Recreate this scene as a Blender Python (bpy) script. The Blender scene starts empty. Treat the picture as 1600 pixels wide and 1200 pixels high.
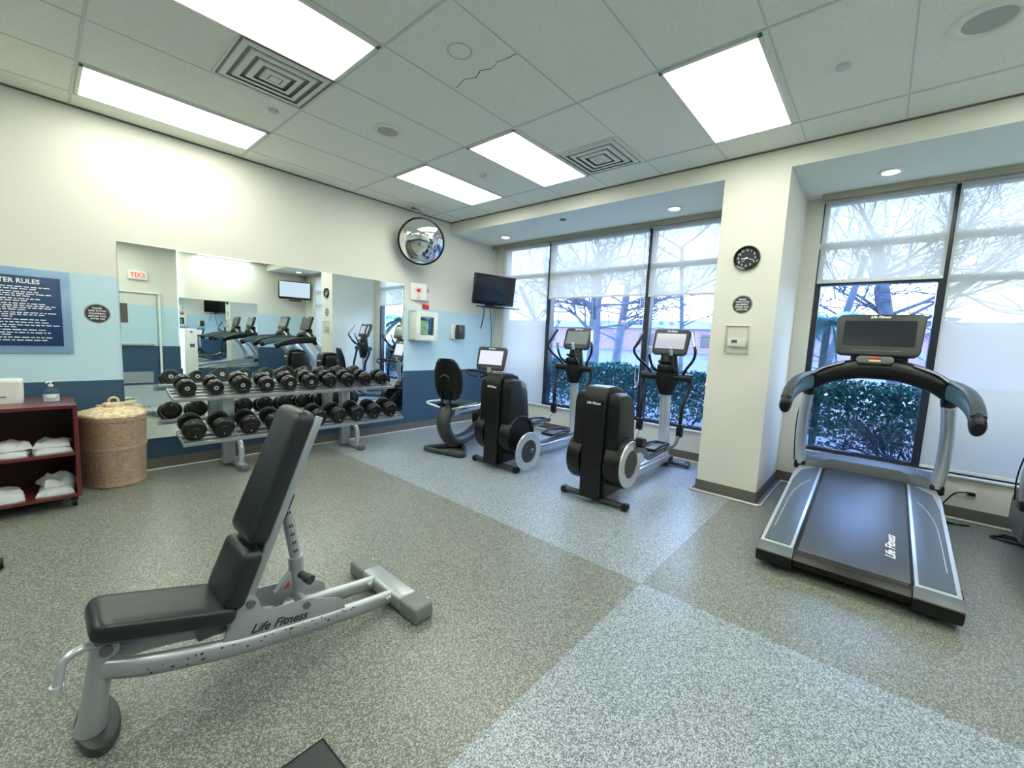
import bpy, bmesh, math, random
from mathutils import Vector, Matrix, noise
PI = math.pi
random.seed(7)
scn = bpy.context.scene
C = scn.collection

# ------------------------------------------------------------------ camera
cd = bpy.data.cameras.new('camera'); cam = bpy.data.objects.new('camera', cd); C.objects.link(cam)
yaw, pit, rol = 0.8534, -0.1060, 0.0457
fw = Vector((math.sin(yaw)*math.cos(pit), math.cos(yaw)*math.cos(pit), math.sin(pit)))
rt = Vector((math.cos(yaw), -math.sin(yaw), 0)); up = rt.cross(fw)
r2 = math.cos(rol)*rt + math.sin(rol)*up; u2 = -math.sin(rol)*rt + math.cos(rol)*up
m = Matrix((r2, u2, -fw)).transposed().to_4x4(); m.translation = Vector((0, 0, 1.42))
cam.matrix_world = m
cd.sensor_width = 36; cd.sensor_fit = 'HORIZONTAL'; cd.lens = 653.36/1600*36; cd.clip_start = .02; cd.clip_end = 300
scn.camera = cam

# ------------------------------------------------------------------ world / exposure
scn.view_settings.view_transform = 'Standard'; scn.view_settings.look = 'None'
scn.view_settings.gamma = 1; scn.view_settings.exposure = 1.22; scn.view_settings.use_curve_mapping = False
w = bpy.data.worlds.new('overcast_sky'); scn.world = w; w.use_nodes = True
nt = w.node_tree; bg = nt.nodes['Background']
tc = nt.nodes.new('ShaderNodeTexCoord'); sx = nt.nodes.new('ShaderNodeSeparateXYZ'); rp = nt.nodes.new('ShaderNodeValToRGB')
nt.links.new(tc.outputs['Generated'], sx.inputs[0]); nt.links.new(sx.outputs['Z'], rp.inputs[0]); nt.links.new(rp.outputs[0], bg.inputs[0])
rp.color_ramp.elements[0].color = (.90, .95, 1, 1); rp.color_ramp.elements[0].position = 0.22
rp.color_ramp.elements[1].color = (.30, .46, .95, 1); rp.color_ramp.elements[1].position = .75
bg.inputs[1].default_value = 6.4
PANEL = 5.5      # ceiling panel luminance
DOWN = 9.0

# ------------------------------------------------------------------ materials
def mat(name, col, rough=.5, metal=0, spec=.5, emit=0, ecol=None, bump=0, bscale=200, var=0, vscale=30, coat=0):
    m = bpy.data.materials.new(name); m.use_nodes = True
    nt = m.node_tree; b = nt.nodes['Principled BSDF']
    b.inputs['Base Color'].default_value = (*col, 1); b.inputs['Roughness'].default_value = rough
    b.inputs['Metallic'].default_value = metal; b.inputs['Specular IOR Level'].default_value = spec
    b.inputs['Coat Weight'].default_value = coat
    if emit:
        b.inputs['Emission Color'].default_value = (*(ecol or col), 1); b.inputs['Emission Strength'].default_value = emit
    if bump or var:
        t = nt.nodes.new('ShaderNodeTexCoord')
    if bump:
        n = nt.nodes.new('ShaderNodeTexNoise'); n.inputs['Scale'].default_value = bscale; n.inputs['Detail'].default_value = 3
        bp = nt.nodes.new('ShaderNodeBump'); bp.inputs['Strength'].default_value = bump; bp.inputs['Distance'].default_value = .002
        nt.links.new(t.outputs['Object'], n.inputs['Vector']); nt.links.new(n.outputs[0], bp.inputs['Height']); nt.links.new(bp.outputs[0], b.inputs['Normal'])
    if var:
        n = nt.nodes.new('ShaderNodeTexNoise'); n.inputs['Scale'].default_value = vscale; n.inputs['Detail'].default_value = 4
        r = nt.nodes.new('ShaderNodeValToRGB')
        r.color_ramp.elements[0].position = .3; r.color_ramp.elements[1].position = .7
        r.color_ramp.elements[0].color = (*[c*(1-var) for c in col], 1); r.color_ramp.elements[1].color = (*[min(1, c*(1+var)) for c in col], 1)
        nt.links.new(t.outputs['Object'], n.inputs['Vector']); nt.links.new(n.outputs[0], r.inputs[0]); nt.links.new(r.outputs[0], b.inputs['Base Color'])
    return m

M = {}
M['cream'] = mat('cream_wall_paint', (.705, .70, .62), .6, bump=.15, bscale=300, spec=.3)
M['jamb'] = mat('soffit_paint', (.78, .83, .76), .7, spec=.2)
M['tilegrid'] = mat('ceiling_grid_metal', (.60, .66, .61), .6)
M['base'] = mat('vinyl_cove_base', (.13, .125, .11), .5)
M['strip'] = mat('cove_floor_edge', (.62, .62, .58), .3, coat=.3)
M['winframe'] = mat('dark_bronze_frame', (.018, .022, .035), .25, spec=.6)
M['silver'] = mat('silver_powder_coat', (.40, .43, .45), .32, .55, bump=.1, bscale=400)
M['silver2'] = mat('pale_silver_metal', (.62, .65, .68), .28, .6)
M['chrome'] = mat('chrome', (.85, .86, .87), .06, 1)
M['mirror'] = mat('mirror_glass', (.86, .92, .90), .0, 1)
M['vinyl'] = mat('black_bench_vinyl', (.013, .016, .018), .28, spec=.5, bump=.25, bscale=500)
M['rubber'] = mat('black_rubber', (.005, .005, .005), .30, spec=.45, bump=.15, bscale=150)
M['black'] = mat('black_plastic', (.003, .0035, .0035), .38, spec=.4, bump=.1, bscale=600)
M['gloss'] = mat('glossy_black_plastic', (.008, .008, .009), .12, spec=.5)
M['dgrey'] = mat('dark_grey_plastic', (.038, .043, .042), .42, spec=.4)
M['mgrey'] = mat('mid_grey_plastic', (.11, .125, .13), .4)
M['capgrey'] = mat('grey_green_rubber_cap', (.17, .20, .17), .5)
M['scuff'] = mat('dark_scuff', (.03, .03, .03), .7)
M['white'] = mat('white_plastic', (.80, .80, .76), .35)
M['whitepaint'] = mat('white_painted_metal', (.78, .78, .70), .4)
M['text_w'] = mat('white_print', (.85, .86, .84), .5)
M['text_k'] = mat('black_print', (.01, .01, .012), .5)
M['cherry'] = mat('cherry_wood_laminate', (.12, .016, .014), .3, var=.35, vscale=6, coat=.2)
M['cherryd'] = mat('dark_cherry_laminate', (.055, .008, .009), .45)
M['towel'] = mat('white_terry_towel', (.72, .74, .75), .95, bump=.8, bscale=250)
M['navy'] = mat('navy_sign', (.004, .040, .13), .4)
M['red'] = mat('red_plastic', (.55, .02, .03), .4)
M['signblk'] = mat('charcoal_decal', (.035, .037, .04), .6)
M['wick'] = mat('wicker', (.45, .33, .24), .75, var=.18, vscale=40)
M['wicklid'] = mat('pale_wicker', (.62, .50, .32), .75, var=.3, vscale=30)
M['belt'] = mat('treadmill_belt', (.045, .053, .066), .24, spec=.9, bump=.3, bscale=700)
M['footrail'] = mat('grey_blue_footrail', (.085, .11, .14), .3, bump=.2, bscale=500)
M['teal'] = mat('blue_grey_grip_panel', (.07, .15, .19), .35)
M['tv'] = mat('tv_screen', (.004, .004, .005), .15)
M['scr_off'] = mat('dark_screen', (.02, .024, .03), .12)
M['scr_on'] = mat('lit_screen', (.02, .02, .02), .2, emit=.42, ecol=(.82, .84, 1))
M['scr_dim'] = mat('dim_screen', (.05, .05, .05), .15, emit=.11, ecol=(.80, .92, .85))
M['scr_mid'] = mat('bright_dim_screen', (.05, .05, .05), .15, emit=.27, ecol=(.80, .85, .95))
M['tvon'] = mat('lit_tv_screen', (.02, .02, .02), .2, emit=.42, ecol=(.70, .82, 1))
M['panel'] = mat('light_lens', (1, 1, .95), .5, emit=PANEL, ecol=(.98, 1, .88))
M['down'] = mat('downlight_lens', (1, 1, .95), .5, emit=DOWN, ecol=(1, .95, .88))
M['grille'] = mat('vent_metal', (.74, .78, .70), .5)
M['ventdark'] = mat('vent_interior', (.25, .27, .24), .8)
M['spk'] = mat('speaker_grille', (.45, .47, .40), .7)
M['spkring'] = mat('speaker_ring', (.80, .82, .70), .6)
M['clockface'] = mat('clock_face', (.02, .025, .03), .3)
M['brown'] = mat('smoked_dispenser_plastic', (.035, .03, .028), .25)
M['aedgreen'] = mat('green_device', (.32, .55, .16), .5)
M['aedblue'] = mat('blue_device', (.03, .12, .30), .3)
M['label'] = mat('yellow_label', (.60, .52, .25), .5)
M['brick'] = mat('far_building_wall', (.22, .15, .20), .8, var=.15, vscale=1)
M['roofw'] = mat('far_building_band', (.22, .26, .42), .8)
M['lawn'] = mat('winter_lawn', (.085, .09, .12), .9, var=.25, vscale=3)
M['path'] = mat('pale_path', (.34, .38, .37), .8)
M['leaf'] = mat('hedge_leaf', (.018, .13, .10), .45, var=.6, vscale=8)
M['bark'] = mat('bark', (.08, .10, .14), .9, var=.3, vscale=4)
M['twig'] = mat('shrub_branch', (.02, .035, .05), .8)
M['palm'] = mat('palm_frond', (.16, .44, .42), .4)
M['snowbed'] = mat('pale_gravel_bed', (.55, .62, .75), .9, var=.35, vscale=9)
M['lt'] = mat('teal_lantern', (.07, .30, .33), .6); M['lp'] = mat('purple_lantern', (.22, .12, .55), .6); M['lk'] = mat('pink_lantern', (.42, .22, .26), .6)
M['exitred'] = mat('exit_letter_red', (.6, .02, .03), .5, emit=.5, ecol=(1, .05, .08))
M['skin_door'] = mat('door_handle_bronze', (.10, .085, .06), .5)

def striped(name):
    """wall paint in three bands: navy to 0.89 m, light blue to 1.80 m, cream above"""
    m = mat(name, (.7, .7, .6), .6, spec=.3, bump=.15, bscale=300)
    nt = m.node_tree; b = nt.nodes['Principled BSDF']
    g = nt.nodes.new('ShaderNodeNewGeometry'); s = nt.nodes.new('ShaderNodeSeparateXYZ'); r = nt.nodes.new('ShaderNodeValToRGB')
    d = nt.nodes.new('ShaderNodeMath'); d.operation = 'DIVIDE'; d.inputs[1].default_value = 4.0
    nt.links.new(g.outputs['Position'], s.inputs[0]); nt.links.new(s.outputs['Z'], d.inputs[0]); nt.links.new(d.outputs[0], r.inputs[0])
    r.color_ramp.interpolation = 'CONSTANT'
    e = r.color_ramp.elements; e[0].position = 0; e[0].color = (.040, .088, .150, 1)
    e[1].position = .888/4; e[1].color = (.50, .69, .77, 1)
    x = e.new(1.80/4); x.color = (.705, .70, .62, 1)
    nt.links.new(r.outputs[0], b.inputs['Base Color']); return m
M['taupe'] = mat('taupe_valance', (.36, .35, .28), .6)
M['stripe'] = striped('banded_wall_paint')

def floor_mat():
    m = mat('speckled_rubber_floor', (.2, .2, .2), .42, spec=.5); nt = m.node_tree; b = nt.nodes['Principled BSDF']
    N = nt.nodes.new; L = nt.links.new
    g = N('ShaderNodeNewGeometry'); s = N('ShaderNodeSeparateXYZ'); L(g.outputs['Position'], s.inputs[0])
    def step(sock, v):
        k = N('ShaderNodeMath'); k.operation = 'GREATER_THAN'; k.inputs[1].default_value = v; L(sock, k.inputs[0]); return k.outputs[0]
    a = step(s.outputs['X'], 2.333); c = step(s.outputs['Y'], .937)
    d = N('ShaderNodeMath'); d.operation = 'SUBTRACT'; L(a, d.inputs[0]); L(c, d.inputs[1])
    ab = N('ShaderNodeMath'); ab.operation = 'ABSOLUTE'; L(d.outputs[0], ab.inputs[0])      # 1 = brown sheet, 0 = pale sheet
    n = N('ShaderNodeTexVoronoi'); n.inputs['Scale'].default_value = 230; L(g.outputs['Position'], n.inputs['Vector'])
    n2 = N('ShaderNodeTexNoise'); n2.inputs['Scale'].default_value = 190; n2.inputs['Detail'].default_value = 2; L(g.outputs['Position'], n2.inputs['Vector'])
    sc = N('ShaderNodeSeparateColor'); L(n.outputs['Color'], sc.inputs[0])
    mx = N('ShaderNodeMath'); mx.operation = 'MULTIPLY'; L(sc.outputs[0], mx.inputs[0]); L(n2.outputs[0], mx.inputs[1])
    def ramp(cols):
        r = N('ShaderNodeValToRGB'); e = r.color_ramp.elements
        e[0].position = cols[0][0]; e[0].color = (*cols[0][1], 1); e[1].position = cols[1][0]; e[1].color = (*cols[1][1], 1)
        for p, q in cols[2:]:
            k = e.new(p); k.color = (*q, 1)
        L(mx.outputs[0], r.inputs[0]); return r
    dark = ramp([(.05, (.095, .10, .083)), (.28, (.155, .163, .137)), (.42, (.36, .38, .335))])
    lite = ramp([(.04, (.10, .12, .135)), (.22, (.20, .23, .255)), (.40, (.46, .52, .56))])
    mix = N('ShaderNodeMix'); mix.data_type = 'RGBA'; L(ab.outputs[0], mix.inputs[0]); L(lite.outputs[0], mix.inputs[6]); L(dark.outputs[0], mix.inputs[7])
    big = N('ShaderNodeTexNoise'); big.inputs['Scale'].default_value = 1.7; L(g.outputs['Position'], big.inputs['Vector'])
    rr = N('ShaderNodeMapRange'); rr.inputs[3].default_value = .27; rr.inputs[4].default_value = .38; L(big.outputs[0], rr.inputs[0]); L(rr.outputs[0], b.inputs['Roughness'])
    L(mix.outputs[2], b.inputs['Base Color'])
    bp = N('ShaderNodeBump'); bp.inputs['Strength'].default_value = .25; bp.inputs['Distance'].default_value = .001; L(n2.outputs[0], bp.inputs['Height']); L(bp.outputs[0], b.inputs['Normal'])
    return m
M['floor'] = floor_mat()

def ceil_mat():
    m = mat('acoustic_tile', (.40, .47, .44), .9, spec=.1); nt = m.node_tree; b = nt.nodes['Principled BSDF']; N = nt.nodes.new; L = nt.links.new
    g = N('ShaderNodeNewGeometry'); n = N('ShaderNodeTexNoise'); n.inputs['Scale'].default_value = 140; n.inputs['Detail'].default_value = 3
    L(g.outputs['Position'], n.inputs['Vector']); r = N('ShaderNodeValToRGB')
    r.color_ramp.elements[0].position = .33; r.color_ramp.elements[0].color = (.74, .77, .66, 1); r.color_ramp.elements[1].position = .5; r.color_ramp.elements[1].color = (.88, .90, .79, 1)
    L(n.outputs[0], r.inputs[0]); L(r.outputs[0], b.inputs['Base Color'])
    bp = N('ShaderNodeBump'); bp.inputs['Strength'].default_value = .5; bp.inputs['Distance'].default_value = .002; L(n.outputs[0], bp.inputs['Height']); L(bp.outputs[0], b.inputs['Normal'])
    return m
M['tile'] = ceil_mat()

def shade_fabric():
    m = bpy.data.materials.new('sheer_roller_fabric'); m.use_nodes = True; nt = m.node_tree; nt.nodes.clear(); N = nt.nodes.new; L = nt.links.new
    o = N('ShaderNodeOutputMaterial'); d = N('ShaderNodeBsdfDiffuse'); t = N('ShaderNodeBsdfTranslucent'); x = N('ShaderNodeBsdfTransparent')
    d.inputs[0].default_value = (.74, .76, .70, 1); t.inputs[0].default_value = (.56, .49, .39, 1); x.inputs[0].default_value = (.9, .95, 1, 1)
    a = N('ShaderNodeMixShader'); a.inputs[0].default_value = .42; L(d.outputs[0], a.inputs[1]); L(t.outputs[0], a.inputs[2])
    b = N('ShaderNodeMixShader'); b.inputs[0].default_value = .09; L(a.outputs[0], b.inputs[1]); L(x.outputs[0], b.inputs[2]); L(b.outputs[0], o.inputs[0]); return m
M['shade'] = shade_fabric()
def glass(name, tint, rough=0):
    m = bpy.data.materials.new(name); m.use_nodes = True; nt = m.node_tree; nt.nodes.clear(); N = nt.nodes.new; L = nt.links.new
    o = N('ShaderNodeOutputMaterial'); x = N('ShaderNodeBsdfTransparent'); g = N('ShaderNodeBsdfGlossy'); f = N('ShaderNodeLayerWeight'); pw = N('ShaderNodeMath'); pw.operation = 'POWER'; pw.inputs[1].default_value = 5; ma = N('ShaderNodeMath'); ma.operation = 'MULTIPLY_ADD'; ma.inputs[1].default_value = .9; ma.inputs[2].default_value = .03; f.inputs[0].default_value = .5; L(f.outputs['Facing'], pw.inputs[0]); L(pw.outputs[0], ma.inputs[0])
    x.inputs[0].default_value = (*tint, 1); g.inputs[1].default_value = rough
    b = N('ShaderNodeMixShader'); L(ma.outputs[0], b.inputs[0]); L(x.outputs[0], b.inputs[1]); L(g.outputs[0], b.inputs[2]); L(b.outputs[0], o.inputs[0]); return m
M['glass'] = glass('window_glass', (.72, .82, .92))
M['clear'] = glass('clear_bottle', (.90, .93, .95), .05)
M['guard'] = glass('clear_guard_plastic', (.98, .98, .97), .1)

# ------------------------------------------------------------------ mesh helpers
def T(x=0, y=0, z=0): return Matrix.Translation((x, y, z))
def RX(a): return Matrix.Rotation(a, 4, 'X')
def RY(a): return Matrix.Rotation(a, 4, 'Y')
def RZ(a): return Matrix.Rotation(a, 4, 'Z')
I4 = Matrix.Identity(4)
def NB(): return bmesh.new()
def merge(bm, t, M4=I4):
    t.verts.ensure_lookup_table(); mp = {}
    for v in t.verts: mp[v] = bm.verts.new(M4 @ v.co)
    for f in t.faces:
        try: bm.faces.new([mp[v] for v in f.verts])
        except ValueError: pass
    t.free(); return bm
def box(bm, c, s, r=0, M4=I4, seg=2):
    t = bmesh.new(); bmesh.ops.create_cube(t, size=1)
    for v in t.verts: v.co = Vector((v.co.x*s[0], v.co.y*s[1], v.co.z*s[2]))
    if r: bmesh.ops.bevel(t, geom=t.edges[:], offset=min(r, min(s)*.49), segments=seg, profile=.5, affect='EDGES')
    return merge(bm, t, M4 @ T(*c))
def prism(bm, pts, h, M4=I4, r=0, seg=2):
    """outline in local XY, extruded -h/2..h/2 along local Z"""
    t = bmesh.new(); n = len(pts)
    a = [t.verts.new((p[0], p[1], -h/2)) for p in pts]; b = [t.verts.new((p[0], p[1], h/2)) for p in pts]
    t.faces.new(a[::-1]); t.faces.new(b)
    for i in range(n): t.faces.new([a[i], a[(i+1) % n], b[(i+1) % n], b[i]])
    bmesh.ops.recalc_face_normals(t, faces=t.faces[:])
    if r:
        t.edges.ensure_lookup_table()
        e = [e for e in t.edges if abs(e.verts[0].co.z-e.verts[1].co.z) < 1e-6]
        bmesh.ops.bevel(t, geom=e, offset=r, segments=seg, profile=.5, affect='EDGES')
    return merge(bm, t, M4)
def cyl(bm, p0, p1, r0, r1=None, n=24, cap=True):
    r1 = r0 if r1 is None else r1
    p0 = Vector(p0); p1 = Vector(p1); d = (p1-p0); q = d.to_track_quat('Z', 'Y').to_matrix().to_4x4()
    t = bmesh.new(); bmesh.ops.create_cone(t, cap_ends=cap, segments=n, radius1=max(r0, 1e-5), radius2=max(r1, 1e-5), depth=d.length)
    return merge(bm, t, T(*((p0+p1)/2)) @ q)
def smooth_path(pts, k=6):
    P = [Vector(p) for p in pts]; out = []
    for i in range(len(P)-1):
        a = P[i-1] if i else P[0]*2-P[1]; b = P[i]; c = P[i+1]; d = P[i+2] if i+2 < len(P) else P[-1]*2-P[-2]
        for j in range(k):
            t = j/k; out.append(.5*((2*b)+(c-a)*t+(2*a-5*b+4*c-d)*t*t+(3*b-a-3*c+d)*t**3))
    out.append(P[-1]); return out
def tube(bm, pts, r, n=12, k=6, flat=None, closed=False, radii=None, upv=None):
    """swept tube; flat=(a,b): elliptical half-axes (a sideways, b up)"""
    P = smooth_path(pts, k) if k > 1 else [Vector(p) for p in pts]
    if closed: P = P[:-1]
    N = len(P); rings = []; side = None
    for i in range(N):
        if closed: d = (P[(i+1) % N]-P[i-1]).normalized()
        else: d = (P[min(i+1, N-1)]-P[max(i-1, 0)]).normalized()
        if side is None or upv is not None:
            u = Vector(upv) if upv is not None else (Vector((0, 0, 1)) if abs(d.z) < .9 else Vector((1, 0, 0)))
            side = d.cross(u).normalized()
        else: side = (side-d*side.dot(d)).normalized()
        un = side.cross(d).normalized()
        f = 1
        if radii: 
            x = i/(N-1)*(len(radii)-1); q = min(int(x), len(radii)-2); f = radii[q]+(radii[q+1]-radii[q])*(x-q)
        a, b = (flat if flat else (r, r))
        rings.append([bm.verts.new(P[i]+side*math.cos(2*PI*j/n)*a*f+un*math.sin(2*PI*j/n)*b*f) for j in range(n)])
    for i in range(N if closed else N-1):
        A = rings[i]; B = rings[(i+1) % N]
        for j in range(n): bm.faces.new([A[j], A[(j+1) % n], B[(j+1) % n], B[j]])
    if not closed: bm.faces.new(rings[0][::-1]); bm.faces.new(rings[-1])
    return bm
def lathe(bm, prof, M4=I4, n=32):
    """prof: (r,z) list around local Z"""
    R = []
    for r, z in prof:
        if r < 1e-6: R.append([bm.verts.new(M4 @ Vector((0, 0, z)))])
        else: R.append([bm.verts.new(M4 @ Vector((r*math.cos(2*PI*j/n), r*math.sin(2*PI*j/n), z))) for j in range(n)])
    for A, B in zip(R, R[1:]):
        for j in range(n):
            k = (j+1) % n
            if len(A) == 1 and len(B) == 1: continue
            if len(A) == 1: bm.faces.new([A[0], B[j], B[k]])
            elif len(B) == 1: bm.faces.new([A[j], A[k], B[0]])
            else: bm.faces.new([A[j], A[k], B[k], B[j]])
    return bm
def loft(bm, secs, M4=I4, cap=True):
    R = [[bm.verts.new(M4 @ Vector(p)) for p in s] for s in secs]; n = len(secs[0])
    for A, B in zip(R, R[1:]):
        for j in range(n): bm.faces.new([A[j], A[(j+1) % n], B[(j+1) % n], B[j]])
    if cap: bm.faces.new(R[0][::-1]); bm.faces.new(R[-1])
    return bm
def rrect(w, h, r, n=5):
    o = []
    for cx, cy, a in ((w/2-r, h/2-r, 0), (-w/2+r, h/2-r, PI/2), (-w/2+r, -h/2+r, PI), (w/2-r, -h/2+r, 1.5*PI)):
        for i in range(n+1): o.append((cx+r*math.cos(a+PI/2*i/n), cy+r*math.sin(a+PI/2*i/n)))
    return o
def obj(name, bm, m, parent=None, smooth=True, label=None, loc=None):
    bmesh.ops.recalc_face_normals(bm, faces=bm.faces[:])
    me = bpy.data.meshes.new(name); bm.to_mesh(me); bm.free()
    me.materials.append(m)
    if smooth:
        me.polygons.foreach_set('use_smooth', [True]*len(me.polygons)); me.set_sharp_from_angle(angle=math.radians(38))
    o = bpy.data.objects.new(name, me); C.objects.link(o)
    if parent: o.parent = parent
    if label: o['label'] = label
    if loc: o.location = loc
    return o
def thing(name, label, cat, loc=(0, 0, 0), rz=0, group=None):
    o = bpy.data.objects.new(name, None); C.objects.link(o); o.empty_display_size = .1
    o.location = loc; o.rotation_euler = (0, 0, rz); o['label'] = label; o['category'] = cat
    if group: o['group'] = group
    return o
def tag(o, label, cat, group=None, kind=None):
    o['label'] = label; o['category'] = cat
    if group: o['group'] = group
    if kind: o['kind'] = kind
    return o
def struct(name, bm, m, smooth=False, label=None):
    o = obj(name, bm, m, smooth=smooth); o['kind'] = 'structure'
    if label: o['label'] = label
    return o
def dup(root, loc, rz, label, group=None):
    r = root.copy(); C.objects.link(r); r.location = loc; r.rotation_euler = (0, 0, rz); r['label'] = label
    if group: r['group'] = group
    for ch in list(root.children):
        c = ch.copy(); C.objects.link(c); c.parent = r
        for g in list(ch.children):
            d = g.copy(); C.objects.link(d); d.parent = c
    return r
def text_bm(s, size, M4, depth=.0012, shear=0, align='CENTER', xs=1, bold=0):
    cu = bpy.data.curves.new('t', 'FONT'); cu.body = s; cu.size = size; cu.extrude = depth; cu.shear = shear; cu.align_x = align; cu.align_y = 'CENTER'; cu.offset = bold
    cu.resolution_u = 2
    o = bpy.data.objects.new('t', cu); C.objects.link(o); dg = bpy.context.evaluated_depsgraph_get()
    me = bpy.data.meshes.new_from_object(o.evaluated_get(dg)); bpy.data.objects.remove(o); bpy.data.curves.remove(cu)
    t = bmesh.new(); t.from_mesh(me); bpy.data.meshes.remove(me)
    for v in t.verts: v.co = M4 @ Vector((v.co.x*xs, v.co.y, v.co.z))
    return t

# ================================================================== THE ROOM
ZC = 3.17; YW = 5.20; XF = 4.35; XB = 5.40; ZS = 3.0; YB = -2.62; XL = -3.6
bm = NB(); box(bm, ((XL+6)/2, (YB+YW)/2-.1, -.05), (6-XL+.2, YW-YB+.6, .1)); struct('floor', bm, M['floor'])
bm = NB(); box(bm, ((XL+XF)/2, (YB+YW)/2, ZC+.03), (XF-XL+.1, YW-YB+.2, .06)); struct('ceiling', bm, M['tile'])
bm = NB()
for k in range(-3, 4):
    x = .283+1.2207*k
    if XL < x < XF: box(bm, (x, (YB+YW)/2, ZC-.001), (.018, YW-YB, .005))
for k in range(-9, 5):
    y = 3.085+.6096*k
    if YB < y < YW: box(bm, ((XL+XF)/2, y, ZC-.001), (XF-XL, .010, .003))
struct('trim_1', bm, M['tilegrid'])
bm = NB(); box(bm, ((XL+XF)/2, YW-.006, ZC-.006), (XF-XL, .012, .012)); box(bm, (XF-.006, (YB+YW)/2, ZC-.006), (.012, YW-YB, .012)); struct('trim_2', bm, M['base'])
# mirror wall (continues into the window bay)
bm = NB(); box(bm, ((XL+XB)/2+.1, YW+.06, 1.7), (XB-XL+.3, .12, 3.4)); struct('wall_back', bm, M['stripe'])
# opposite side: door wall standing proud, then recessed wall with the second mirror
bm = NB(); box(bm, ((XL+2.31)/2, -2.33-.1, 1.7), (2.31-XL, .2, 3.4)); struct('wall_front_door_side', bm, M['stripe'])
bm = NB(); box(bm, ((2.31+XB)/2+.1, YB-.05, 1.7), (XB-2.31+.2, .1, 3.4)); struct('wall_front', bm, M['stripe'])
bm = NB(); box(bm, (XL-.05, (YB+YW)/2, 1.7), (.1, YW-YB+.2, 3.4)); struct('wall_left', bm, M['stripe'])
# soffit header over both window bays and the pier
bm = NB(); box(bm, (XF+.06, (YB+YW)/2, (ZS+ZC)/2+.1), (.12, YW-YB, ZC-ZS+.2)); struct('wall_header', bm, M['cream'])
bm = NB(); box(bm, ((XF+.12+XB)/2, (YB+YW)/2, ZS+.05), (XB-XF-.12+.2, YW-YB, .1))
box(bm, (XF+.062, (YB+YW)/2, ZS), (.124, YW-YB, .006))
struct('ceiling_soffit', bm, M['jamb'])
bm = NB(); box(bm, ((XF+XB)/2, 1.0, 1.5), (XB-XF, .527, 3.0)); struct('wall_column', bm, M['cream'])
# window wall: sill wall, piers, head
SZ = .38
bm = NB()
box(bm, (XB+.09, (YB+YW)/2, SZ/2), (.18, YW-YB, SZ))
for yy_, w_ in ((5.10, .2), (1.01, .84), (-2.32, .68)): box(bm, (XB+.09, yy_, (SZ+2.955)/2), (.18, w_, 2.955-SZ))
box(bm, (XB+.09, (YB+YW)/2, 3.08), (.18, YW-YB, .25))
struct('wall_right', bm, M['cream'])
# baseboards with the pale strip on the floor in front
def cove(name, segs):
    bm = NB()
    for (x0, y0, x1, y1) in segs:
        box(bm, ((x0+x1)/2, (y0+y1)/2, .055), (abs(x1-x0)+.008, abs(y1-y0)+.008, .11))
    return struct(name, bm, M['base'])
cove('baseboard_back', [(XL, YW-.004, XB, YW-.004)])
cove('baseboard_right', [(XB-.004, 1.264, XB-.004, YW), (XF-.004, .737, XF-.004, 1.264), (XF, .733, XB, .733), (XF, 1.268, XB, 1.268), (XB-.004, YB, XB-.004, .737)])
cove('baseboard_front', [(2.31, YB+.004, XB, YB+.004), (XL, -2.326, .75, -2.326), (1.98, -2.326, 2.31, -2.326)])
bm = NB()
tube(bm, [(XL, YW-.028, .008), (XB-.04, YW-.028, .008)], .009, k=1, n=8)
struct('trim_3', bm, M['strip'], True)
bm = NB()
q = [(XB-.05, YW-.04, .010), (XB-.05, 1.31, .010), (XF-.04, 1.31, .010), (XF-.055, 1.29, .010), (XF-.055, .705, .010), (XF-.03, .685, .010), (XB-.05, .685, .010), (XB-.05, YB+.05, .010)]
tube(bm, q, .012, k=1, n=8); struct('trim_4', bm, M['strip'], True)

# ------------------------------------------------------------------ windows
def window(name, y0, y1, mulls, trans):
    """dark frame with mullions at y and transoms at z, and its glass"""
    root = bpy.data.objects.new(name, None); C.objects.link(root); root['kind'] = 'structure'
    bm = NB(); zt = 2.97; X = XB+.07
    for z in (SZ+.025, zt-.02): box(bm, (X, (y0+y1)/2, z), (.09, y1-y0, .05))
    for y in (y0+.025, y1-.025): box(bm, (X, y, (SZ+zt)/2), (.09, .05, zt-SZ))
    for y in mulls: box(bm, (X, y, (SZ+zt)/2), (.11, .075, zt-SZ))
    obj('window_frame', bm, M['winframe'], root, False)
    for z, mm in trans:
        bm = NB(); box(bm, (X-.005, (y0+y1)/2, z), (.085, y1-y0, .06)); obj('transom', bm, M[mm], root, False)
    bm = NB(); box(bm, (X+.02, (y0+y1)/2, (SZ+zt)/2), (.008, y1-y0-.06, zt-SZ-.06)); obj('window_glass', bm, M['glass'], root, False)
    bm = NB(); box(bm, (XB+.02, (y0+y1)/2, SZ+.006), (.12, y1-y0, .012)); obj('window_sill', bm, M['whitepaint'], root, False)
    return root
window('window_1', 1.43, 5.0, [4.03, 2.40], [(2.47, 'whitepaint')])  # transom coloured pale to stand in for room light on the dark frame
window('window_2', -1.98, .59, [-.36], [(2.52, 'whitepaint'), (2.145, 'winframe')])  # upper transom pale likewise, room light put into its colour; lower one dark

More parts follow.
